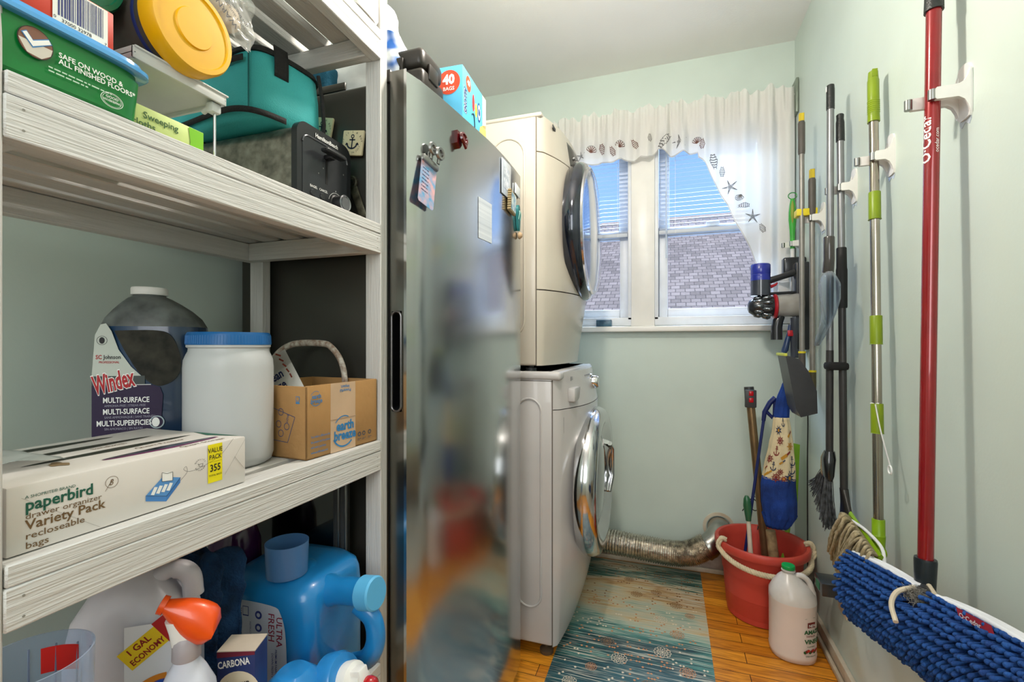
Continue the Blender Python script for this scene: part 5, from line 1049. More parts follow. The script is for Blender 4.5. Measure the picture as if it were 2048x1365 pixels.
b = MB(); g0 = at(1493, 992, y=2.06); g1 = at(1497, 1042, y=2.06); g2 = V((.318, 2.03, .05)); b.tube([g0, g0 + (g1 - g0) * .12, g0 + (g1 - g0) * .4, g1], [.006, .012, .0155, .010], mat('forest_green_grip', '#2c5f3e', .3, coat=.3), 16); b.build('grip', t)
b = MB(); b.tube([g1, g2], [.008, .011], mat('offwhite_shaft', '#d8ccb8', .4), 12); b.build('shaft', t)
t = tag(MB(TR(0, 0, 0)).tube([V((.425, 2.10, .012)), at(1541, 1062, y=2.10)], [.022, .018], mat('worn_wood', '#7a6448', .6, hx2='#b39a70', scale=30), 16).build('wooden_stub'), 'short worn tan tube end standing in the bucket below the fabric holder', 'tube')
t = thing('lime_dustpan', (.47, 2.2, .02), 'lime green hand dustpan standing behind the fabric bag holder', 'dustpan')
b = MB(); lm = mat('lime_plastic', '#8fc93a', .4)
c0, c1, c2, c3 = at(1587, 887, y=2.22), at(1600, 890, y=2.20), at(1594, 1040, y=2.20), at(1583, 1040, y=2.22)
dd = V((-.03, .03, 0)); b.raw([c0, c1, c2, c3, c0 + dd, c1 + dd, c2 + dd, c3 + dd], [(0, 1, 2, 3), (7, 6, 5, 4), (0, 4, 5, 1), (1, 5, 6, 2), (2, 6, 7, 3), (3, 7, 4, 0)], lm); b.build('pan', t)
b = MB(); b.tube([c3 + V((-.01, 0, 0)), V((.425, 2.15, .02))], .010, lm, 10); b.build('handle', t)
b = MB(); rr = random.Random(3); q = [at(1485, 1022, y=2.25), at(1492, 1012, y=2.22), at(1503, 998, y=2.24), at(1513, 1004, y=2.24), at(1519, 1015, y=2.22), at(1510, 1022, y=2.23), at(1500, 1012, y=2.22), at(1508, 994, y=2.24), at(1522, 1006, y=2.22), at(1521, 1028, y=2.20), at(1515, 1060, y=2.15)]
b.tube(spline(q, 8), .0022, black, 6); tag(b.build('wire_tangle'), 'tangle of thin black cable rising out of the back of the bucket', 'cable')
# fabric bag holder
nb = mat('royal_blue_cotton', '#153a86', .85, var=.2, scale=14, bump=.5, bscale=200); nc = mat('cream_nautical_cotton', '#d8c7a0', .85, var=.05, bump=.3, bscale=200)
t = thing('fabric_bag_holder', at(1560, 1060, y=2.05), 'hanging fabric bag holder with royal blue ends and cream nautical print middle', 'bag holder')
SE = [(1578, 757, 5, 3), (1573, 770, 9, 5), (1566, 800, 13, 8), (1562, 838, 15, 10), (1563, 860, 18, 12), (1562, 895, 24, 16), (1559, 940, 31, 20), (1556, 975, 34, 22), (1557, 1010, 35, 23), (1559, 1035, 33, 21), (1556, 1052, 26, 16), (1554, 1062, 20, 12)]
def hold(py):
    for a, c in zip(SE[:-1], SE[1:]):
        if a[1] <= py <= c[1]:
            f = (py - a[1]) / (c[1] - a[1]); f = f * f * (3 - 2 * f) * .4 + f * .6; return [a[i] + (c[i] - a[i]) * f for i in range(4)]
    return SE[-1]
YH = 2.045; kpx = (at(1600, 900, y=YH) - at(1500, 900, y=YH)).x / 100
def hpt(a, py, off=0):
    px_, _, hw_, hd_ = hold(py); c = at(px_ + 4, py, y=YH); z0 = at(1560, py, y=YH).z
    gx = 1 + .05 * math.sin(a * 9 + py * .02) + (.10 * math.sin(a * 14) if py > 1035 else 0)
    return V((c.x + (hw_ * kpx * gx + off) * math.cos(a), YH + .030 + (hd_ * kpx * gx + off) * math.sin(a) - .02 * 0, z0))
def hband(name, pa, pb, m, drop=0):
    b = MB(); b.grid(lambda u, v: hpt(2 * PI * u, pa + (pb - pa) * v), 60, 24, m); return b.build(name, t, ang=80, solid=.002)
hband('upper_cuff', 757, 838, nb); hband('lower_cuff', 958, 1062, nb); pc = hband('middle_panel', 837, 962, nc)
b = MB(); pr_ = [flat('thread_navy', '#27344f'), flat('thread_maroon', '#7a2320'), flat('thread_gold', '#b98420')]
def motif(kind, a, py, s, m):
    st = len(b.V)
    if kind == 'wheel':
        b.ring(0, 0, .5 * s, .68 * s, m, n=16); b.ring(0, 0, .15 * s, .28 * s, m, n=10)
        for k in range(8): th = k * PI / 4; b.line([(0, 0), (s * math.cos(th), s * math.sin(th))], .13 * s, m)
    elif kind == 'anchor': b.line([(0, -s), (0, .7 * s)], .2 * s, m); b.ring(0, .85 * s, .1 * s, .28 * s, m, n=10); b.line([(-.45 * s, .4 * s), (.45 * s, .4 * s)], .16 * s, m); b.ring(0, -.25 * s, .62 * s, .85 * s, m, 0, 12, PI, 2 * PI)
    elif kind == 'scope': b.line([(-.8 * s, -.5 * s), (.2 * s, .2 * s)], .5 * s, pr_[2]); b.line([(.1 * s, .1 * s), (.9 * s, .7 * s)], .34 * s, m)
    else: b.poly([(s * (.45 + .55 * (k % 2)) * math.cos(k * PI / 8), s * (.45 + .55 * (k % 2)) * math.sin(k * PI / 8), 0) for k in range(16)], m); b.disc(0, 0, .3 * s, pr_[2], z=.0004)
    def f(v): 
        y = v.y; aa = a + v.x / .055; return hpt(aa, py - v.y / kpx, .0035 + v.z)
    b.warp(f, st)
rr = random.Random(9); 
for k, (kd, pxm, pym, s, mi) in enumerate([('anchor', 1563, 846, .011, 0), ('star', 1555, 862, .016, 0), ('scope', 1575, 870, .014, 1), ('wheel', 1557, 882, .014, 1), ('wheel', 1576, 893, .015, 2), ('anchor', 1550, 903, .013, 1), ('scope', 1567, 912, .018, 1), ('wheel', 1538, 920, .013, 1), ('anchor', 1580, 922, .013, 0), ('scope', 1560, 925, .010, 0), ('wheel', 1556, 944, .010, 1),
        ('scope', 1533, 950, .014, 2), ('star', 1574, 955, .018, 0), ('anchor', 1543, 934, .012, 0), ('wheel', 1548, 955, .014, 1), ('anchor', 1579, 938, .014, 0), ('star', 1562, 957, .010, 1), ('scope', 1530, 940, .010, 1)]):
    c_, _, hw_, hd_ = hold(pym); a = -PI / 2 + math.asin(max(-.92, min(.92, (pxm - c_) / hw_))); motif(kd, a, pym, s * 1.2, pr_[mi])
b.build('nautical_print', t)
# vinegar jug
vj = mat('milky_jug_plastic', '#e2d2c8', .3, var=.04, scale=5, sss=.25); vt = mat('clear_jug_top', '#dcd6d0', .25, var=.03, sss=.2)
VC = V((.410, 1.850, 0))
t = thing('vinegar_jug', VC, 'clear plastic gallon jug of vinegar with green cap on the floor by the bucket', 'jug')
b = MB(TR(*VC)); b.loft([(0, 0, 0, .062, .062, 2.4), (0, 0, .004, .070, .070, 2.3), (0, 0, .022, .0725, .0725, 2.2), (0, 0, .026, .071, .071, 2.2), (0, 0, .17, .0715, .0715, 2.2), (0, 0, .195, .0725, .0725, 2.2)], vj, 56, cap=False); b.raw([(.06 * math.cos(i * PI / 14), .06 * math.sin(i * PI / 14), .001) for i in range(28)], [tuple(range(28))], vj); b.build('jug_body', t, ang=60)
b = MB(TR(*VC)); b.loft([(0, 0, .195, .0725, .0725, 2.2), (-.002, 0, .215, .070, .070, 2.1), (-.006, 0, .240, .055, .056, 2), (-.010, 0, .262, .036, .038, 2), (-.012, 0, .276, .021, .021, 2), (-.012, 0, .281, .0175, .0175, 2), (-.012, 0, .284, .022, .022, 2), (-.012, 0, .288, .022, .022, 2), (-.012, 0, .289, .0175, .0175, 2), (-.012, 0, .296, .0175, .0175, 2)], vt, 56, cap=False); b.build('jug_top', t, ang=60)
b = MB(TR(*VC)); b.tube(spline([(.005, 0, .268), (.028, 0, .272), (.050, -.001, .255), (.060, -.002, .222), (.064, -.002, .190)], 6), [.009] * 6 + [.0095] * 12 + [.011] * 7, vt, 14, sq=1.2); b.build('handle', t, ang=60)
b = MB(TR(VC.x - .012, VC.y, .292)); b.lathe([(.0205, 0), (.0210, .001), (.0210, .011), (.0195, .013), (.001, .013)], mat('green_cap', '#12a04c', .35), 32); b.build('cap', t)
b = MB(); dgi = flat('vinegar_green', '#1f5a2c'); mr_ = flat('vinegar_maroon', '#7a2a20')
b.rect(.000, .128, .030, .146, mr_, .0002); b.text('NEW', .004, .132, .012, inkw, z=.0004, bold=1); b.text('AMAZING', -.010, .108, .0185, dgi, bold=2); b.text('DISTILLED', -.004, .098, .0075, mr_, bold=1.2); b.text('VINEGAR', -.009, .076, .0195, dgi, bold=2); b.text('CLEANING', -.002, .064, .006, dgi, bold=.8)
for i in range(9): b.disc(-.008 + i * .0055, .047 + .006 * ((i * 7) % 3) / 2, .005, [dgi, mr_, flat('vinegar_red', '#b8301f')][i % 3], z=.0002 * (i % 3 + 1))
b.text('ONE GALLON', -.006, .032, .006, dgi, bold=.8); b.line([(-.008, .158), (.03, .160)], .0008, dgi)
def vw(v):
    a = math.radians(-66) + v.x / .0725; R_ = .0732 + v.z; c, q = math.cos(a), math.sin(a); e = 2.2; R2 = R_ / ((abs(c) ** e + abs(q) ** e) ** (1 / e)); return (VC.x + R2 * c, VC.y + R2 * q, v.y)
b.warp(vw); b.build('label', t)

# ================================================================ wall clips and poles
def clip(y, z, xp, label, gap=.016, s=1.0):
    t = thing('wall_clip', (XR, y, z), label, 'wall clip', 'white pole clips on the right wall')
    b = MB(); out = [(p.x, p.y) for p in spline([(-.021, -.040, 0), (-.012, -.050, 0), (.012, -.050, 0), (.021, -.040, 0), (.021, .030, 0), (.013, .052, 0), (-.013, .052, 0), (-.021, .030, 0), (-.021, -.040, 0)], 4)][:-1]
    b.prism(out, 0, .0045, white, face_nx(XR, y, z)); b.build('back_plate', t)
    for sgn, xe in ((-1, xp - .006), (1, xp - .030)):
        yy = y + sgn * (gap + .004)
        pf = [(XR - .004, z + .040), (XR - .0075, z + .026), (XR - .013, z + .016), (XR - .022, z + .011), (xe + .003, z + .010), (xe, z + .006), (xe, z - .010), (xe + .003, z - .013), (XR - .022, z - .013), (XR - .013, z - .019), (XR - .0075, z - .030), (XR - .004, z - .042)]
        b = MB(Matrix(((1, 0, 0, 0), (0, 0, 1, yy - .0045), (0, 1, 0, 0), (0, 0, 0, 1)))); b.prism(pf, 0, .009, white); b.build('arm', t)
        b = MB(); b.tube([(xe - .002, yy - sgn * .002, z - .0115), (xe - .002, yy - sgn * .002, z + .008)], .0068, silver, 14); b.build('roller', t)
    b = MB(); b.prism([(-.018, 0), (.018, 0), (.018, -.006), (.012, -.014), (.0, -.006), (-.012, -.014), (-.018, -.006)][::-1], 0, .0012, glassy('clear_tab', '#dfe9f2', .4), face_nx(XR, y, z - .049)); b.build('adhesive_tab', t)
ZC_ = 1.560
XP = .503
def fx(px, py, x=XP): return at(px, py, x=x)
def strip(b, p, q, segs, n=20):       # sequence of (fraction, radius, material) along a pole
    p, q = V(p), V(q)
    for f0, f1, r0, r1, m in segs: b.tube([p + (q - p) * f0, p + (q - p) * f1], [r0, r1], m, n)
redm = mat('red_enamel_pole', '#8a0b12', .22, .2, var=.05, coat=.7); grip = mat('black_grip', '#1d2120', .35, bump=.3, bscale=300)
# red mop
P0 = V((.500, 1.135, 1.98)); P1 = V((.462, 1.085, .640))
t = thing('dust_mop', P1, 'red poled dust mop with blue chenille head leaning at the near right wall', 'mop')
def pp(z, a=P0, c=P1): return a + (c - a) * ((a.z - z) / (a.z - c.z))
b = MB(); b.tube([pp(1.76), pp(.645)], .0123, redm, 24); b.build('pole', t)
b = MB(); b.tube([pp(1.98), pp(1.765), pp(1.732)], [.0150, .0148, .0155], grip, 24); b.build('grip', t)
b = MB(); b.tube([pp(.672), pp(.668), pp(.60)], [.0170, .0178, .0155], mat('socket_grey', '#1d2428', .3), 24); b.build('socket', t)
b = MB(); b.text('O·Cedar', 0, 0, .026, inkw, bold=.8); b.text('ocedar.com', .018, -.013, .010, inkw)
def rw(v):
    z = 1.43 + v.x; p = pp(z); a = math.radians(238) - v.y / .0125; return (p.x + .0128 * math.cos(a), p.y + .0128 * math.sin(a), z)
b.warp(rw); b.build('pole_print', t)
MA, MZ = V((.412, 1.275, .588)), V((.482, .800, .662))      # top edge of the mop head, far to near
mdir = (MZ - MA).normalized(); mlen = (MZ - MA).length
up_ = V((0, 0, 1)); mside = mdir.cross(up_).normalized()
if mside.x > 0: mside = -mside
mup = mside.cross(mdir).normalized()
if mup.z < 0: mup = -mup
chn = mat('blue_chenille', '#1b5096', .85, var=.2, scale=90, bump=.5, bscale=500, hx2='#143a78'); back = mat('mop_backing', '#0b1a3a', .8)
b = MB()
def headp(f, v): # v 0 top to 1 bottom, bulging toward the aisle
    a = PI * .5 * (1 - 2 * v) 
    return MA + mdir * (mlen * f) + mside * (.034 * math.cos(a) - .006) + mup * (-.062 + .062 * math.sin(a))
b.grid(lambda u, v: headp(u, v), 30, 14, back); b.grid(lambda u, v: headp(1 - u, 0) + (headp(1 - u, 1) - headp(1 - u, 0)) * v + mside * -.004, 4, 4, back); b.build('mop_pad', t)
b = MB(); rr = random.Random(21); nf = int(mlen / .0104); nvv = 14
for i in range(nf + 1):
    for j in range(nvv):
        f = (i + .5 * (j % 2) + rr.uniform(-.12, .12)) / nf; v = (j + .5) / nvv + rr.uniform(-.008, .008)
        if f > 1.02: continue
        fg = abs(f - .50)
        if v < .26 and fg < .055 : continue
        p = headp(f, v); a = PI * .5 * (1 - 2 * v); nrm = (mside * math.cos(a) * 1.0 + mup * (math.sin(a) * .8 - .28) + mdir * rr.uniform(-.12, .14)).normalized()
        if v < .3: nrm = (nrm + mside * .8 - mup * .35).normalized()
        L_ = rr.uniform(.024, .029); q = p + nrm * L_; mid = p + nrm * L_ * .55 + V((0, 0, -.0015)); R_ = rr.uniform(.0038, .0043)
        b.tube([p, mid, q - nrm * .0035 + V((0, 0, -.002)), q - nrm * .001 + V((0, 0, -.003)), q + V((0, 0, -.003))], [R_ * .9, R_, R_, R_ * .75, R_ * .25], chn, 8)
o = b.build('chenille_fringe', t, ang=80); o['kind'] = 'stuff'
wt = mat('white_cotton_trim', '#dfe1e4', .8, var=.04)
for (f0, f1) in ((0.0, .45), (.56, .99)):
    b = MB(); b.tube(spline([headp(f0, 0) + mup * .006 + mside * .010, headp((f0 + f1) / 2, 0) + mup * .011 + mside * .012, headp(f1, 0) + mup * .005 + mside * .012], 8), .0048, wt, 10)
    b.grid(lambda u, v: headp(f0 + (f1 - f0) * u, 0) + mup * (.008 + .006 * math.sin(PI * u)) + mside * (.012 - .016 * v), 14, 3, wt); b.build('trim_binding', t)
b = MB(); b.tube(spline([headp(.45, 0) + mup * .004 + mside * .014, headp(.455, .14) + mside * .030, headp(.475, .30) + mside * .034, headp(.53, .42) + mside * .038], 6), .0044, mat('tie_cord', '#c9bda6', .85), 8); b.tube(spline([headp(.44, 0) + mside * -.012 + mup * .008, headp(.49, 0) + mup * .0 + mside * -.006, headp(.52, .03) + mup * .004], 6), .0042, MATS['tie_cord'], 8); b.build('tie_cord', t)
b = MB(); rr = random.Random(4)
for i in range(110):
    p = headp(.47 + rr.uniform(-.04, .06), .05 + rr.uniform(0, .16)) + mside * .01; q = [p + V((rr.uniform(-1, 1), rr.uniform(-1, 1), rr.uniform(-1, 1))) * .012 for _ in range(3)]; b.tube([p] + q, .00035, mat('grey_lint', '#8c8880', .95), 3)
b.build('lint_fuzz', t)['kind'] = 'stuff'
b = MB(); b.tube([pp(.615), headp(.47, .12) + mside * -.006], .013, dkgrey, 16); b.box(headp(.49, .1) - V((.006, .024, .015)), headp(.49, .1) + V((.012, .024, .004)), dkgrey, .004); b.build('swivel_joint', t)
b = MB(); q0 = headp(.70, 0) + mup * .014 + mside * .026
b.raw([q0, q0 + mdir * .070, q0 + mdir * .080 - mup * .010 + mside * .004, q0 - mup * .014 + mdir * .012 + mside * .004], [(0, 1, 2, 3)], mat('maroon_tag', '#8c1228', .6))
b.text('O·Cedar', 0, 0, .012, wt, bold=.5); 
E_ = q0 + mdir * .014 - mup * .0105 + mside * .0048
b.V[4:] = [E_ + mdir * v.x + mup * v.y * .9 + mside * .0006 for v in b.V[4:]]; b.build('brand_tag', t)
q = pp(ZC_); clip(q.y, ZC_, q.x, 'white wall clip holding the red mop pole, largest and nearest', .015)
# green steel mop E
lime = mat('lime_grip', '#7c930c', .35, var=.04); stl = mat('polished_steel_pole', '#b7aea4', .16, 1, var=.08, stretch=(1, 1, .2), hx2='#8f8577')
ET = fx(1746, 142, .505); EB = fx(1757, 1062, .49)
def pe(py): return ET + (EB - ET) * ((py - 142) / 920)
t = thing('string_mop', EB, 'steel mop with lime green collars and a cream cotton string head on the right wall', 'mop')
b = MB(); b.tube([pe(245), pe(1045)], .0105, stl, 24); b.build('pole', t)
b = MB(); b.tube([pe(142), pe(145), pe(162), pe(163), pe(205)], [.006, .0105, .0118, .0128, .0128], lime, 20); b.tube([pe(205 + k * 2.0) for k in range(15)] + [pe(247), pe(250)], [.0128 + .0010 * (k % 2) for k in range(15)] + [.0134, .0134], lime, 20); b.box(pe(142) + V((-.006, -.013, -.02)), pe(142) + V((.006, -.009, .0)), lime, .001); b.build('grip', t)
for a, c in ((395, 451), (645, 702), (818, 876)): b = MB(); b.tube([pe(a), pe(a + 1), pe(c - 1), pe(c)], [.0125, .0132, .0132, .0145], lime, 20); b.build('collar', t)
b = MB(); wl = mat('white_strap', '#eef0f0', .4); b.tube([pe(817) + V((0, -.012, 0)), pe(818) + V((-.013, 0, 0)), pe(817) + V((0, .012, 0))], .0018, wl, 8)
s0_, s1_ = pe(819) + V((-.008, -.013, 0)), fx(1780, 932, .50)
sm_ = spline([s0_, s0_ + (s1_ - s0_) * .5 + V((-.004, 0, .01)), s1_], 8); b.tube(sm_, .0032, wl, 8, sq=.4); b.tube([s1_ + V((0, -.009 * math.sin(a), -.010 + .010 * math.cos(a))) for a in [k * PI / 10 for k in range(21)]], .0020, wl, 8); b.build('hang_strap', t)
b = MB(); lb = mat('lime_bright', '#82a80e', .35); b.tube([pe(1040), pe(1042), pe(1070), pe(1071), pe(1095)], [.0130, .0135, .0135, .0145, .0125], lb, 20); jb = pe(1098); b.tube([jb + V((-.014, -.004, -.006)), jb + V((.008, .004, -.006))], .016, lb, 20); b.build('joint', t)
b = MB(); b.tube([jb + V((-.0155, -.0045, -.006)), jb + V((-.014, -.004, -.006))], .009, wl, 16); b.tube([jb + V((-.0165, -.0047, -.006)), jb + V((-.014, -.004, -.006))], .0045, dkgrey, 14); b.box(jb + V((-.018, -.010, -.030)), jb + V((-.012, .003, -.008)), wl, .002); b.build('joint_bolt', t)
B0, B1 = fx(1701, 1030, .462), fx(1762, 1118, .468)
b = MB(); b.tube([B0, B0 + (B1 - B0) * .1, B1], .0105, lb, 6, sq=.5); b.build('clamp_bar', t)
yn = mat('cotton_yarn', '#c9b998', .95, var=.15, scale=80, bump=.9, bscale=700, hx2='#a8966f')
b = MB(); rr = random.Random(8)
for i in range(90):
    f = ((i * 37) % 90 + rr.random()) / 90; X_ = .425 + rr.uniform(-.018, .020); sx, sy = 1699 + 54 * f, 1036 + 76 * f
    lx, ly = 1659 + 40 * f + rr.uniform(-4, 5), 1098 + 92 * f + rr.uniform(-16, 14)
    q = spline([at(sx, sy, x=.452), at(sx - 15 + rr.uniform(-3, 3), sy - 7 + rr.uniform(-3, 3), x=X_ + .010), at((sx + lx) / 2 - 9 + rr.uniform(-7, 7), (sy + ly) / 2 - 12 + rr.uniform(-6, 6), x=X_), at(lx + 2 + rr.uniform(-5, 5), ly - 20, x=X_), at(lx, ly, x=X_ + .006)], 7)
    b.tube(q, [.0034 + .0003 * math.sin(k * 2.1 + i * 1.7) for k in range(len(q))], yn, 7)
b.tube(spline([B0 + (B1 - B0) * .25 + V((-.012, 0, .008)), B0 + (B1 - B0) * .5 + V((.0, -.004, .014)), B0 + (B1 - B0) * .8 + V((.012, -.01, .006)), B1 + V((.0, -.02, -.02))], 6), .0040, MATS['white_cotton_trim'], 8)
b.build('string_head', t, ang=80)['kind'] = 'stuff'
b = MB()
for i in range(30):
    f = i / 29; q = spline([at(1688 + 66 * f, 1150 + 60 * f, x=.470), at(1694 + 68 * f + rr.uniform(-4, 4), 1205 + 40 * f, x=.475), at(1697 + 68 * f + rr.uniform(-5, 5), 1232 + 36 * f + rr.uniform(-8, 8), x=.472)], 4); b.tube(q, .0045, mat('soiled_yarn', '#7d6a4c', .95, bump=.9, bscale=600), 6)
b.build('soiled_strands', t)['kind'] = 'stuff'
q = ET + (EB - ET) * ((ET.z - ZC_) / (ET.z - EB.z)); clip(q.y, ZC_, q.x, 'white wall clip holding the lime and steel mop pole', .013)
# brooms C and D
gpl = mat('grey_metal_pole', '#87888a', .3, .6, var=.04); dpl = mat('dark_pole', '#3c3b3b', .35, .3)
CT, CB = at(1661, 170, x=.474), at(1659, 908, x=.474)
def pc_(py): return CT + (CB - CT) * ((py - 170) / 738)
t = thing('angle_broom', CB, 'grey poled broom with black hang-hole grip and dark fanned bristles on the right wall', 'broom')
b = MB(); b.tube([pc_(215), pc_(700)], .0098, gpl, 18); b.tube([pc_(700), pc_(905)], .0102, dpl, 18); b.build('pole', t)
b = MB(); b.tube([pc_(169), pc_(171), pc_(180), pc_(219)], [.005, .0100, .0112, .0112], grip, 18); b.build('grip', t)
b = MB(); b.box(pc_(180) + V((-.0120, -.0035, -.006)), pc_(180) + V((-.0105, .0035, .010)), inkw, .0005); b.build('hang_hole', t)
b = MB(); hd = pc_(905); b.loft([(hd.x, hd.y, hd.z + .004, .014, .014, 2.5), (hd.x - .002, hd.y + .004, hd.z - .02, .018, .026, 3), (hd.x - .004, hd.y + .008, hd.z - .07, .014, .036, 3), (hd.x - .004, hd.y + .008, hd.z - .085, .010, .032, 3)], mat('gloss_black', '#17181a', .15, coat=.6), 28); b.build('head_cap', t)
b = MB(); rr = random.Random(14); br_ = mat('charcoal_bristle', '#4a4d50', .7, var=.3, scale=80); bt = mat('bristle_tip', '#6e6860', .9)
for i in range(420):
    u = rr.random(); s_ = V((hd.x - .004 + rr.uniform(-.010, .008), hd.y - .018 + .052 * u, hd.z - .075 + rr.uniform(0, .02)))
    e_ = V((hd.x - .006 + rr.uniform(-.020, .018) - .01 * u, hd.y - .045 + .14 * u + rr.uniform(-.008, .008), hd.z - .225 + .105 * u ** 1.3 + rr.uniform(-.008, .008)))
    m_ = s_ + (e_ - s_) * .5 + V((0, .006, -.01)); b.tube([s_, m_, e_], [.0011, .0012, .0009], br_, 4)
b.build('bristles', t, ang=80)['kind'] = 'stuff'
DT, DB = at(1680, 229, x=.503), at(1688, 990, x=.503)
def pd(py): return DT + (DB - DT) * ((py - 229) / 761)
t = thing('floor_broom', DB, 'dark grey poled tool with speckled black grip strapped behind the broom', 'broom')
b = MB(); b.tube([pd(280), pd(502)], .0098, gpl, 18); b.tube([pd(620), pd(985)], .0102, dpl, 18); b.build('pole', t)
b = MB(); b.tube([pd(229), pd(231), pd(240), pd(246), pd(284)], [.008, .0105, .0098, .0115, .0118], grip, 18); b.build('grip', t)
b = MB(); b.tube([pd(500), pd(502), pd(540), pd(545), pd(618), pd(621)], [.0125, .0135, .0138, .0150, .0140, .0130], mat('black_foam_sleeve', '#131415', .6), 18); b.build('sleeve', t)
b = MB(); q = pd(985); b.loft([(q.x, q.y, q.z + .01, .011, .013, 2.5), (q.x, q.y - .012, q.z - .03, .008, .030, 3), (q.x, q.y - .028, q.z - .085, .007, .055, 4), (q.x, q.y - .03, q.z - .10, .006, .060, 4)], mat('dark_head', '#2e2c2a', .3), 24); b.build('head', t)
b = MB(); q = pd(737); q2 = pc_(737); c_ = (q + q2) / 2
b.box((min(q.x, q2.x) - .014, c_.y - .026, q.z - .012), (max(q.x, q2.x) + .014, c_.y + .026, q.z + .012), mat('velcro_strap', '#0f1011', .8), .008); tag(b.build('velcro_strap'), 'black strap tying the broom pole and dark pole together', 'strap')
q = DT + (DB - DT) * ((DT.z - ZC_) / (DT.z - DB.z)); clip(q.y, ZC_, q.x, 'white wall clip holding the pair of grey broom poles', .013)
# clear scoop attachment hanging on pole C
t = thing('vacuum_nozzle', pc_(600), 'clear plastic flared suction nozzle with grey cuff hanging on the broom pole', 'nozzle')
smk = mat('smoky_cuff', '#3d3a38', .2, coat=.5); sc0 = at(1658, 475, x=.452)
def ps(px_, py): return at(px_, py, x=.450)
b = MB(); b.tube([ps(1658, 474), ps(1658, 476), ps(1658, 520), ps(1656, 545)], [.0135, .0145, .0142, .0150], smk, 20); b.build('cuff', t)
b = MB(); gl = glassy('clear_nozzle', '#cfd8e0', -.14, .03)
NZ = [(1656, 545, 9, .012), (1657, 556, 16, .016), (1658, 570, 22, .018), (1660, 600, 20, .018), (1657, 630, 14, .016), (1648, 655, 10, .014), (1640, 675, 9, .011), (1633, 692, 6, .008)]
vs = []; n_ = 24
for (px_, py, hw_, hd_) in NZ:
    c_ = ps(px_, py); w_ = (ps(px_ + hw_, py) - ps(px_ - hw_, py)).y / 2 * -1; w_ = abs((ps(px_ + hw_, py) - ps(px_ - hw_, py)).y) / 2 * .55
    for j in range(n_): a = 2 * PI * j / n_; vs.append(c_ + V((-hw_ * .0011 * math.cos(a), w_ * math.sin(a) + 0, 0)))
b.raw(vs, [(i * n_ + j, i * n_ + (j + 1) % n_, (i + 1) * n_ + (j + 1) % n_, (i + 1) * n_ + j) for i in range(len(NZ) - 1) for j in range(n_)], gl); b.build('flared_body', t, ang=60, solid=.0015)
b = MB(); b.tube([ps(1645, 640), ps(1652, 652), ps(1643, 668), ps(1634, 690)], .0016, gl, 6); b.tube([ps(1641, 570), ps(1643, 600), ps(1651, 640)], .0020, gl, 6); b.tube([ps(1679, 572), ps(1676, 610), ps(1662, 650), ps(1645, 680)], .0020, gl, 6); b.build('edge_rib', t)
# lobby dustpan pole A with pan, and hand broom pole B
AT, AB = at(1603, 243, x=.470), at(1604, 712, x=.470)
def pa(py): return AT + (AB - AT) * ((py - 243) / 469)
ygm = mat('yellow_tip', '#d0b92c', .45); tg = mat('taupe_grip', '#55504a', .5); tp_ = mat('taupe_pole', '#8d8a84', .35, .4)
t = thing('upright_dustpan', AB, 'long handled black upright dustpan with yellow lip and yellow tipped handle', 'dustpan')
b = MB(); b.tube([pa(300), pa(708)], .0092, tp_, 16); b.build('pole', t)
b = MB(); b.tube([pa(243), pa(247), pa(304), pa(309)], [.0095, .0118, .0118, .0108], tg, 16); b.build('grip', t)
b = MB(); b.box(pa(228) + V((-.006, -.005, 0)), pa(245) + V((.006, .005, 0)), ygm, .002); b.build('hang_tip', t)
b = MB(); b.tube([pa(703), pa(707)], .0125, mat('yellow_ring', '#dccb28', .4), 16); b.tube([pa(707), pa(745)], .0115, tg, 16); b.build('collar', t)
b = MB(); prof = [(.392, 1.040), (.435, 1.026), (.462, .985), (.488, .915), (.490, .838), (.440, .822), (.425, .850)]
pan = mat('black_pan', '#37383a', .35, var=.06); ya, yb = 1.862, 1.990
b.prism([(p[0], p[1]) for p in prof], 0, yb - ya, pan, Matrix(((1, 0, 0, 0), (0, 0, -1, yb), (0, 1, 0, 0), (0, 0, 0, 1)))); b.build('pan', t)
b = MB(); b.box((.388, ya - .002, 1.036), (.398, yb + .004, 1.046), mat('lime_yellow_lip', '#c5c94a', .5), .002); b.build('lip', t)
BT, BB = at(1624, 357, x=.503), at(1625, 746, x=.503)
def pb_(py): return BT + (BB - BT) * ((py - 357) / 389)
t = thing('upright_broom', BB, 'grey poled lobby broom with yellow tip clipped by a yellow bracket to the dustpan handle', 'broom')
b = MB(); b.tube([pb_(425), pb_(744)], .0095, tp_, 16); b.build('pole', t)
b = MB(); b.tube([pb_(357), pb_(361), pb_(424), pb_(430)], [.0100, .0125, .0125, .0110], tg, 16); b.build('grip', t)
b = MB(); b.box(pb_(340) + V((-.006, -.006, 0)), pb_(358) + V((.006, .006, 0)), ygm, .002); b.build('hang_tip', t)
b = MB(); b.tube([pb_(741), pb_(745)], .0125, MATS['yellow_ring'], 16); b.tube([pb_(745), pb_(800)], .0120, mat('olive_socket', '#4f4a30', .5), 16); b.build('collar', t)
b = MB(); b.box((.452, 1.972, pa(432).z - .002), (.520, 2.016, pa(421).z + .004), mat('yellow_bracket', '#e3cf22', .4), .003); b.build('bracket', t)
clip(BT.y, 1.545, BT.x, 'white wall clip behind the yellow bracket of the broom and dustpan', .013)
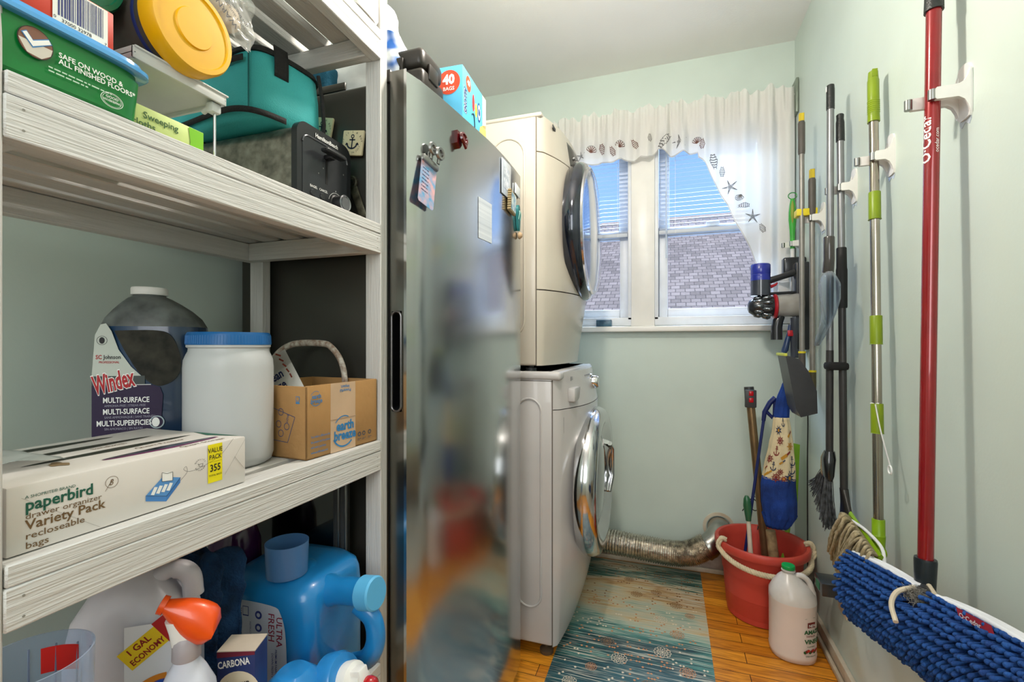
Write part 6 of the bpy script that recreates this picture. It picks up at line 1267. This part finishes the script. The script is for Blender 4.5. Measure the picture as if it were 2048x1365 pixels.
# dish brush
GT, GB = at(1585, 392, x=.500), at(1583, 560, x=.500)
t = thing('scrub_brush', GB, 'bright green handled scrub brush with a ring top in the corner clip', 'brush')
b = MB(); c_ = at(1585, 392, x=.500); sc = abs(at(1585, 402, x=.5).z - at(1585, 392, x=.5).z) / 10
b.tube([c_ + V((7.5 * sc * math.sin(a), 0, 8 * sc * math.cos(a) * .8)) for a in [k * PI / 12 for k in range(25)]], .0022, mat('green_ring', '#2f8a3c', .3), 8); b.build('hang_ring', t)
b = MB(); b.tube([at(1585, y_, x=.50) for y_ in (398, 405, 425, 440, 460, 475, 498)], [.007, .010, .0145, .0150, .0110, .0095, .0090], mat('bright_green_grip', '#3fae3a', .3, coat=.3), 18); b.build('grip', t)
b = MB(); b.tube([at(1585, y_, x=.489) for y_ in (402, 412, 430, 446)], [.002, .0065, .0070, .002], mat('olive_inlay', '#8a9a30', .4), 12); b.build('inlay', t)
b = MB(); b.tube([at(1585, 497, x=.5), at(1584, 590, x=.5)], .0075, white, 14); b.build('shaft', t)
clip(at(1585, 488, x=.50).y, at(1585, 488, x=.50).z, .500, 'white wall clip in the corner holding the green brush', .012)

# ================================================================ cordless vacuum on its dock
YV = 2.165
def vp(px_, py): return at(px_, py, y=YV)
smoke = mat('smoked_grey', '#3b3f4a', .15, coat=.6); cyc = mat('cyclone_metal', '#7d8288', .15, .9, var=.2); vred = mat('vacuum_red', '#b0202c', .3); vblk = mat('vacuum_black', '#1f2024', .28, coat=.3)
t = thing('cordless_vacuum', vp(1520, 620), 'cordless stick vacuum body with blue top and silver cyclones hanging in the corner', 'vacuum')
b = MB(); c0, c1 = vp(1521, 562), vp(1521, 592); b.tube([c0, c1], [.0375, .0375], smoke, 32); b.build('bin', t)
b = MB(); b.tube([vp(1521, 529), vp(1521, 531), vp(1521, 549), vp(1521, 550), vp(1521, 551.5), vp(1521, 553), vp(1521, 555), vp(1521, 562)], [.034, .0375, .0375, .0365, .0375, .0365, .0375, .0375], mat('blue_filter', '#27339a', .25, coat=.4), 32); b.build('filter_cap', t)
cc = vp(1521, 614)
b = MB(); b.tube([cc + V((-.048, 0, 0)), cc + V((-.044, 0, 0)), cc + V((-.025, 0, 0)), cc + V((0, 0, 0)), cc + V((.03, 0, 0)), cc + V((.052, 0, 0))], [.012, .024, .038, .042, .042, .040], vblk, 28); b.build('cyclone_core', t)
for ringx, n_, r_ in ((-.008, 10, .036), (.022, 10, .042)):
    for k in range(n_):
        a = 2 * PI * k / n_ + (0 if ringx < 0 else .3); d = V((0, math.cos(a), math.sin(a))); b = MB(); p = cc + V((ringx, 0, 0)) + d * r_
        b.tube([p + V((-.030, 0, 0)) - d * .016, p + V((-.010, 0, 0)), p + V((.004, 0, 0)) + d * .002, p + V((.014, 0, 0)) + d * .001], [.003, .0085, .0105, .006], cyc, 10); b.build('cyclone', t)
b = MB(); b.tube([cc + V((.046, 0, 0)), cc + V((.050, 0, 0)), cc + V((.056, 0, 0)), cc + V((.060, 0, 0))], [.046, .051, .051, .046], vred, 36); b.build('red_ring', t)
b = MB(); b.tube([cc + V((.058, 0, .002)), cc + V((.10, 0, .002)), cc + V((.13, 0, .004)), cc + V((.150, 0, .004))], [.046, .045, .048, .048], mat('dust_bin_grey', '#c4c2be', .12, .1, coat=.6, hx2='#8f8b86', scale=8), 36); b.build('dust_barrel', t)
b = MB(); h0, h1 = vp(1538, 562), vp(1590, 545); b.tube([h0, h0 + (h1 - h0) * .5, h1], [.014, .0125, .0140], vblk, 18); b.tube([h1, vp(1594, 560), vp(1594, 582)], [.012, .009, .010], vblk, 14); b.tube([vp(1538, 588), vp(1592, 585)], .006, vblk, 12); b.build('handle', t)
b = MB(); b.tube([vp(1541, 574), vp(1551, 570), vp(1555, 566)], [.007, .005, .003], vred, 10); b.build('trigger', t)
b = MB(); b.tube([vp(1562, 632), vp(1556, 642), vp(1553, 655), vp(1553, 680)], [.016, .020, .0215, .0220], vblk, 20); b.build('nozzle_elbow', t)
t = thing('vacuum_dock', (.5, YV, 1.1), 'black wall charging dock behind the vacuum with tool tubes below', 'dock')
b = MB(); b.box((XR - .085, YV + .03, vp(1597, 545).z), (XR - .001, YV + .075, vp(1597, 511).z), vblk, .008, 3); b.box((XR - .05, YV - .015, vp(1597, 700).z), (XR - .001, YV + .055, vp(1597, 525).z), vblk, .006, 3); b.build('dock_body', t)
b = MB(); b.tube([vp(1591, 636), vp(1591, 665), vp(1590, 668), vp(1589, 716)], [.020, .019, .0165, .0165], smoke, 20); b.build('tool_tube', t)
b = MB(); b.tube([vp(1580, 650), vp(1578, 668), vp(1570, 700), vp(1567, 706)], [.006, .008, .013, .010], mat('crevice_blue', '#2a3f66', .25, coat=.5), 14); b.box(vp(1577, 671) - V((.005, .014, .004)), vp(1583, 663) + V((.004, -.006, .004)), vred, .002); b.build('crevice_tool', t)
# cable, adapter, outlet
t = thing('wall_outlet', (XR, 1.80, .20), 'cream outlet plate low on the right wall behind the mop', 'outlet')
b = MB(); b.box((XR - .005, 1.735, .200), (XR - .0005, 1.815, .320), mat('ivory_plate', '#d9cbb4', .35), .002); b.build('plate', t)
b = MB(); b.box((XR - .0065, 1.768, .235), (XR - .005, 1.796, .260), mat('ivory_socket', '#c6b79c', .4), .001); b.build('socket', t)
t = thing('power_adapter', (.5, 1.82, .26), 'black plug adapter with green inner light in the wall outlet', 'adapter')
b = MB(); b.box((.470, 1.740, .262), (.5345, 1.822, .304), vblk, .003); b.build('adapter_body', t)
b = MB(); b.box((.4685, 1.765, .270), (.470, 1.800, .294), flat('adapter_green', '#1e6f48'), 0); b.build('green_panel', t)
b = MB(); cab = mat('black_cable', '#19191a', .5)
b.tube(spline([vp(1597, 700) + V((.005, .02, 0)), (.533, 2.165, .85), (.534, 2.165, .60), (.533, 2.16, .40), (.529, 2.14, .20), (.520, 2.10, .12), (.505, 2.0, .12), (.490, 1.93, .16), (.480, 1.875, .24), (.485, 1.855, .28), (.488, 1.824, .288)], 10), .0024, cab, 8); tag(b.build('power_cable'), 'thin black cable running down the corner from the vacuum dock to the adapter', 'cable')
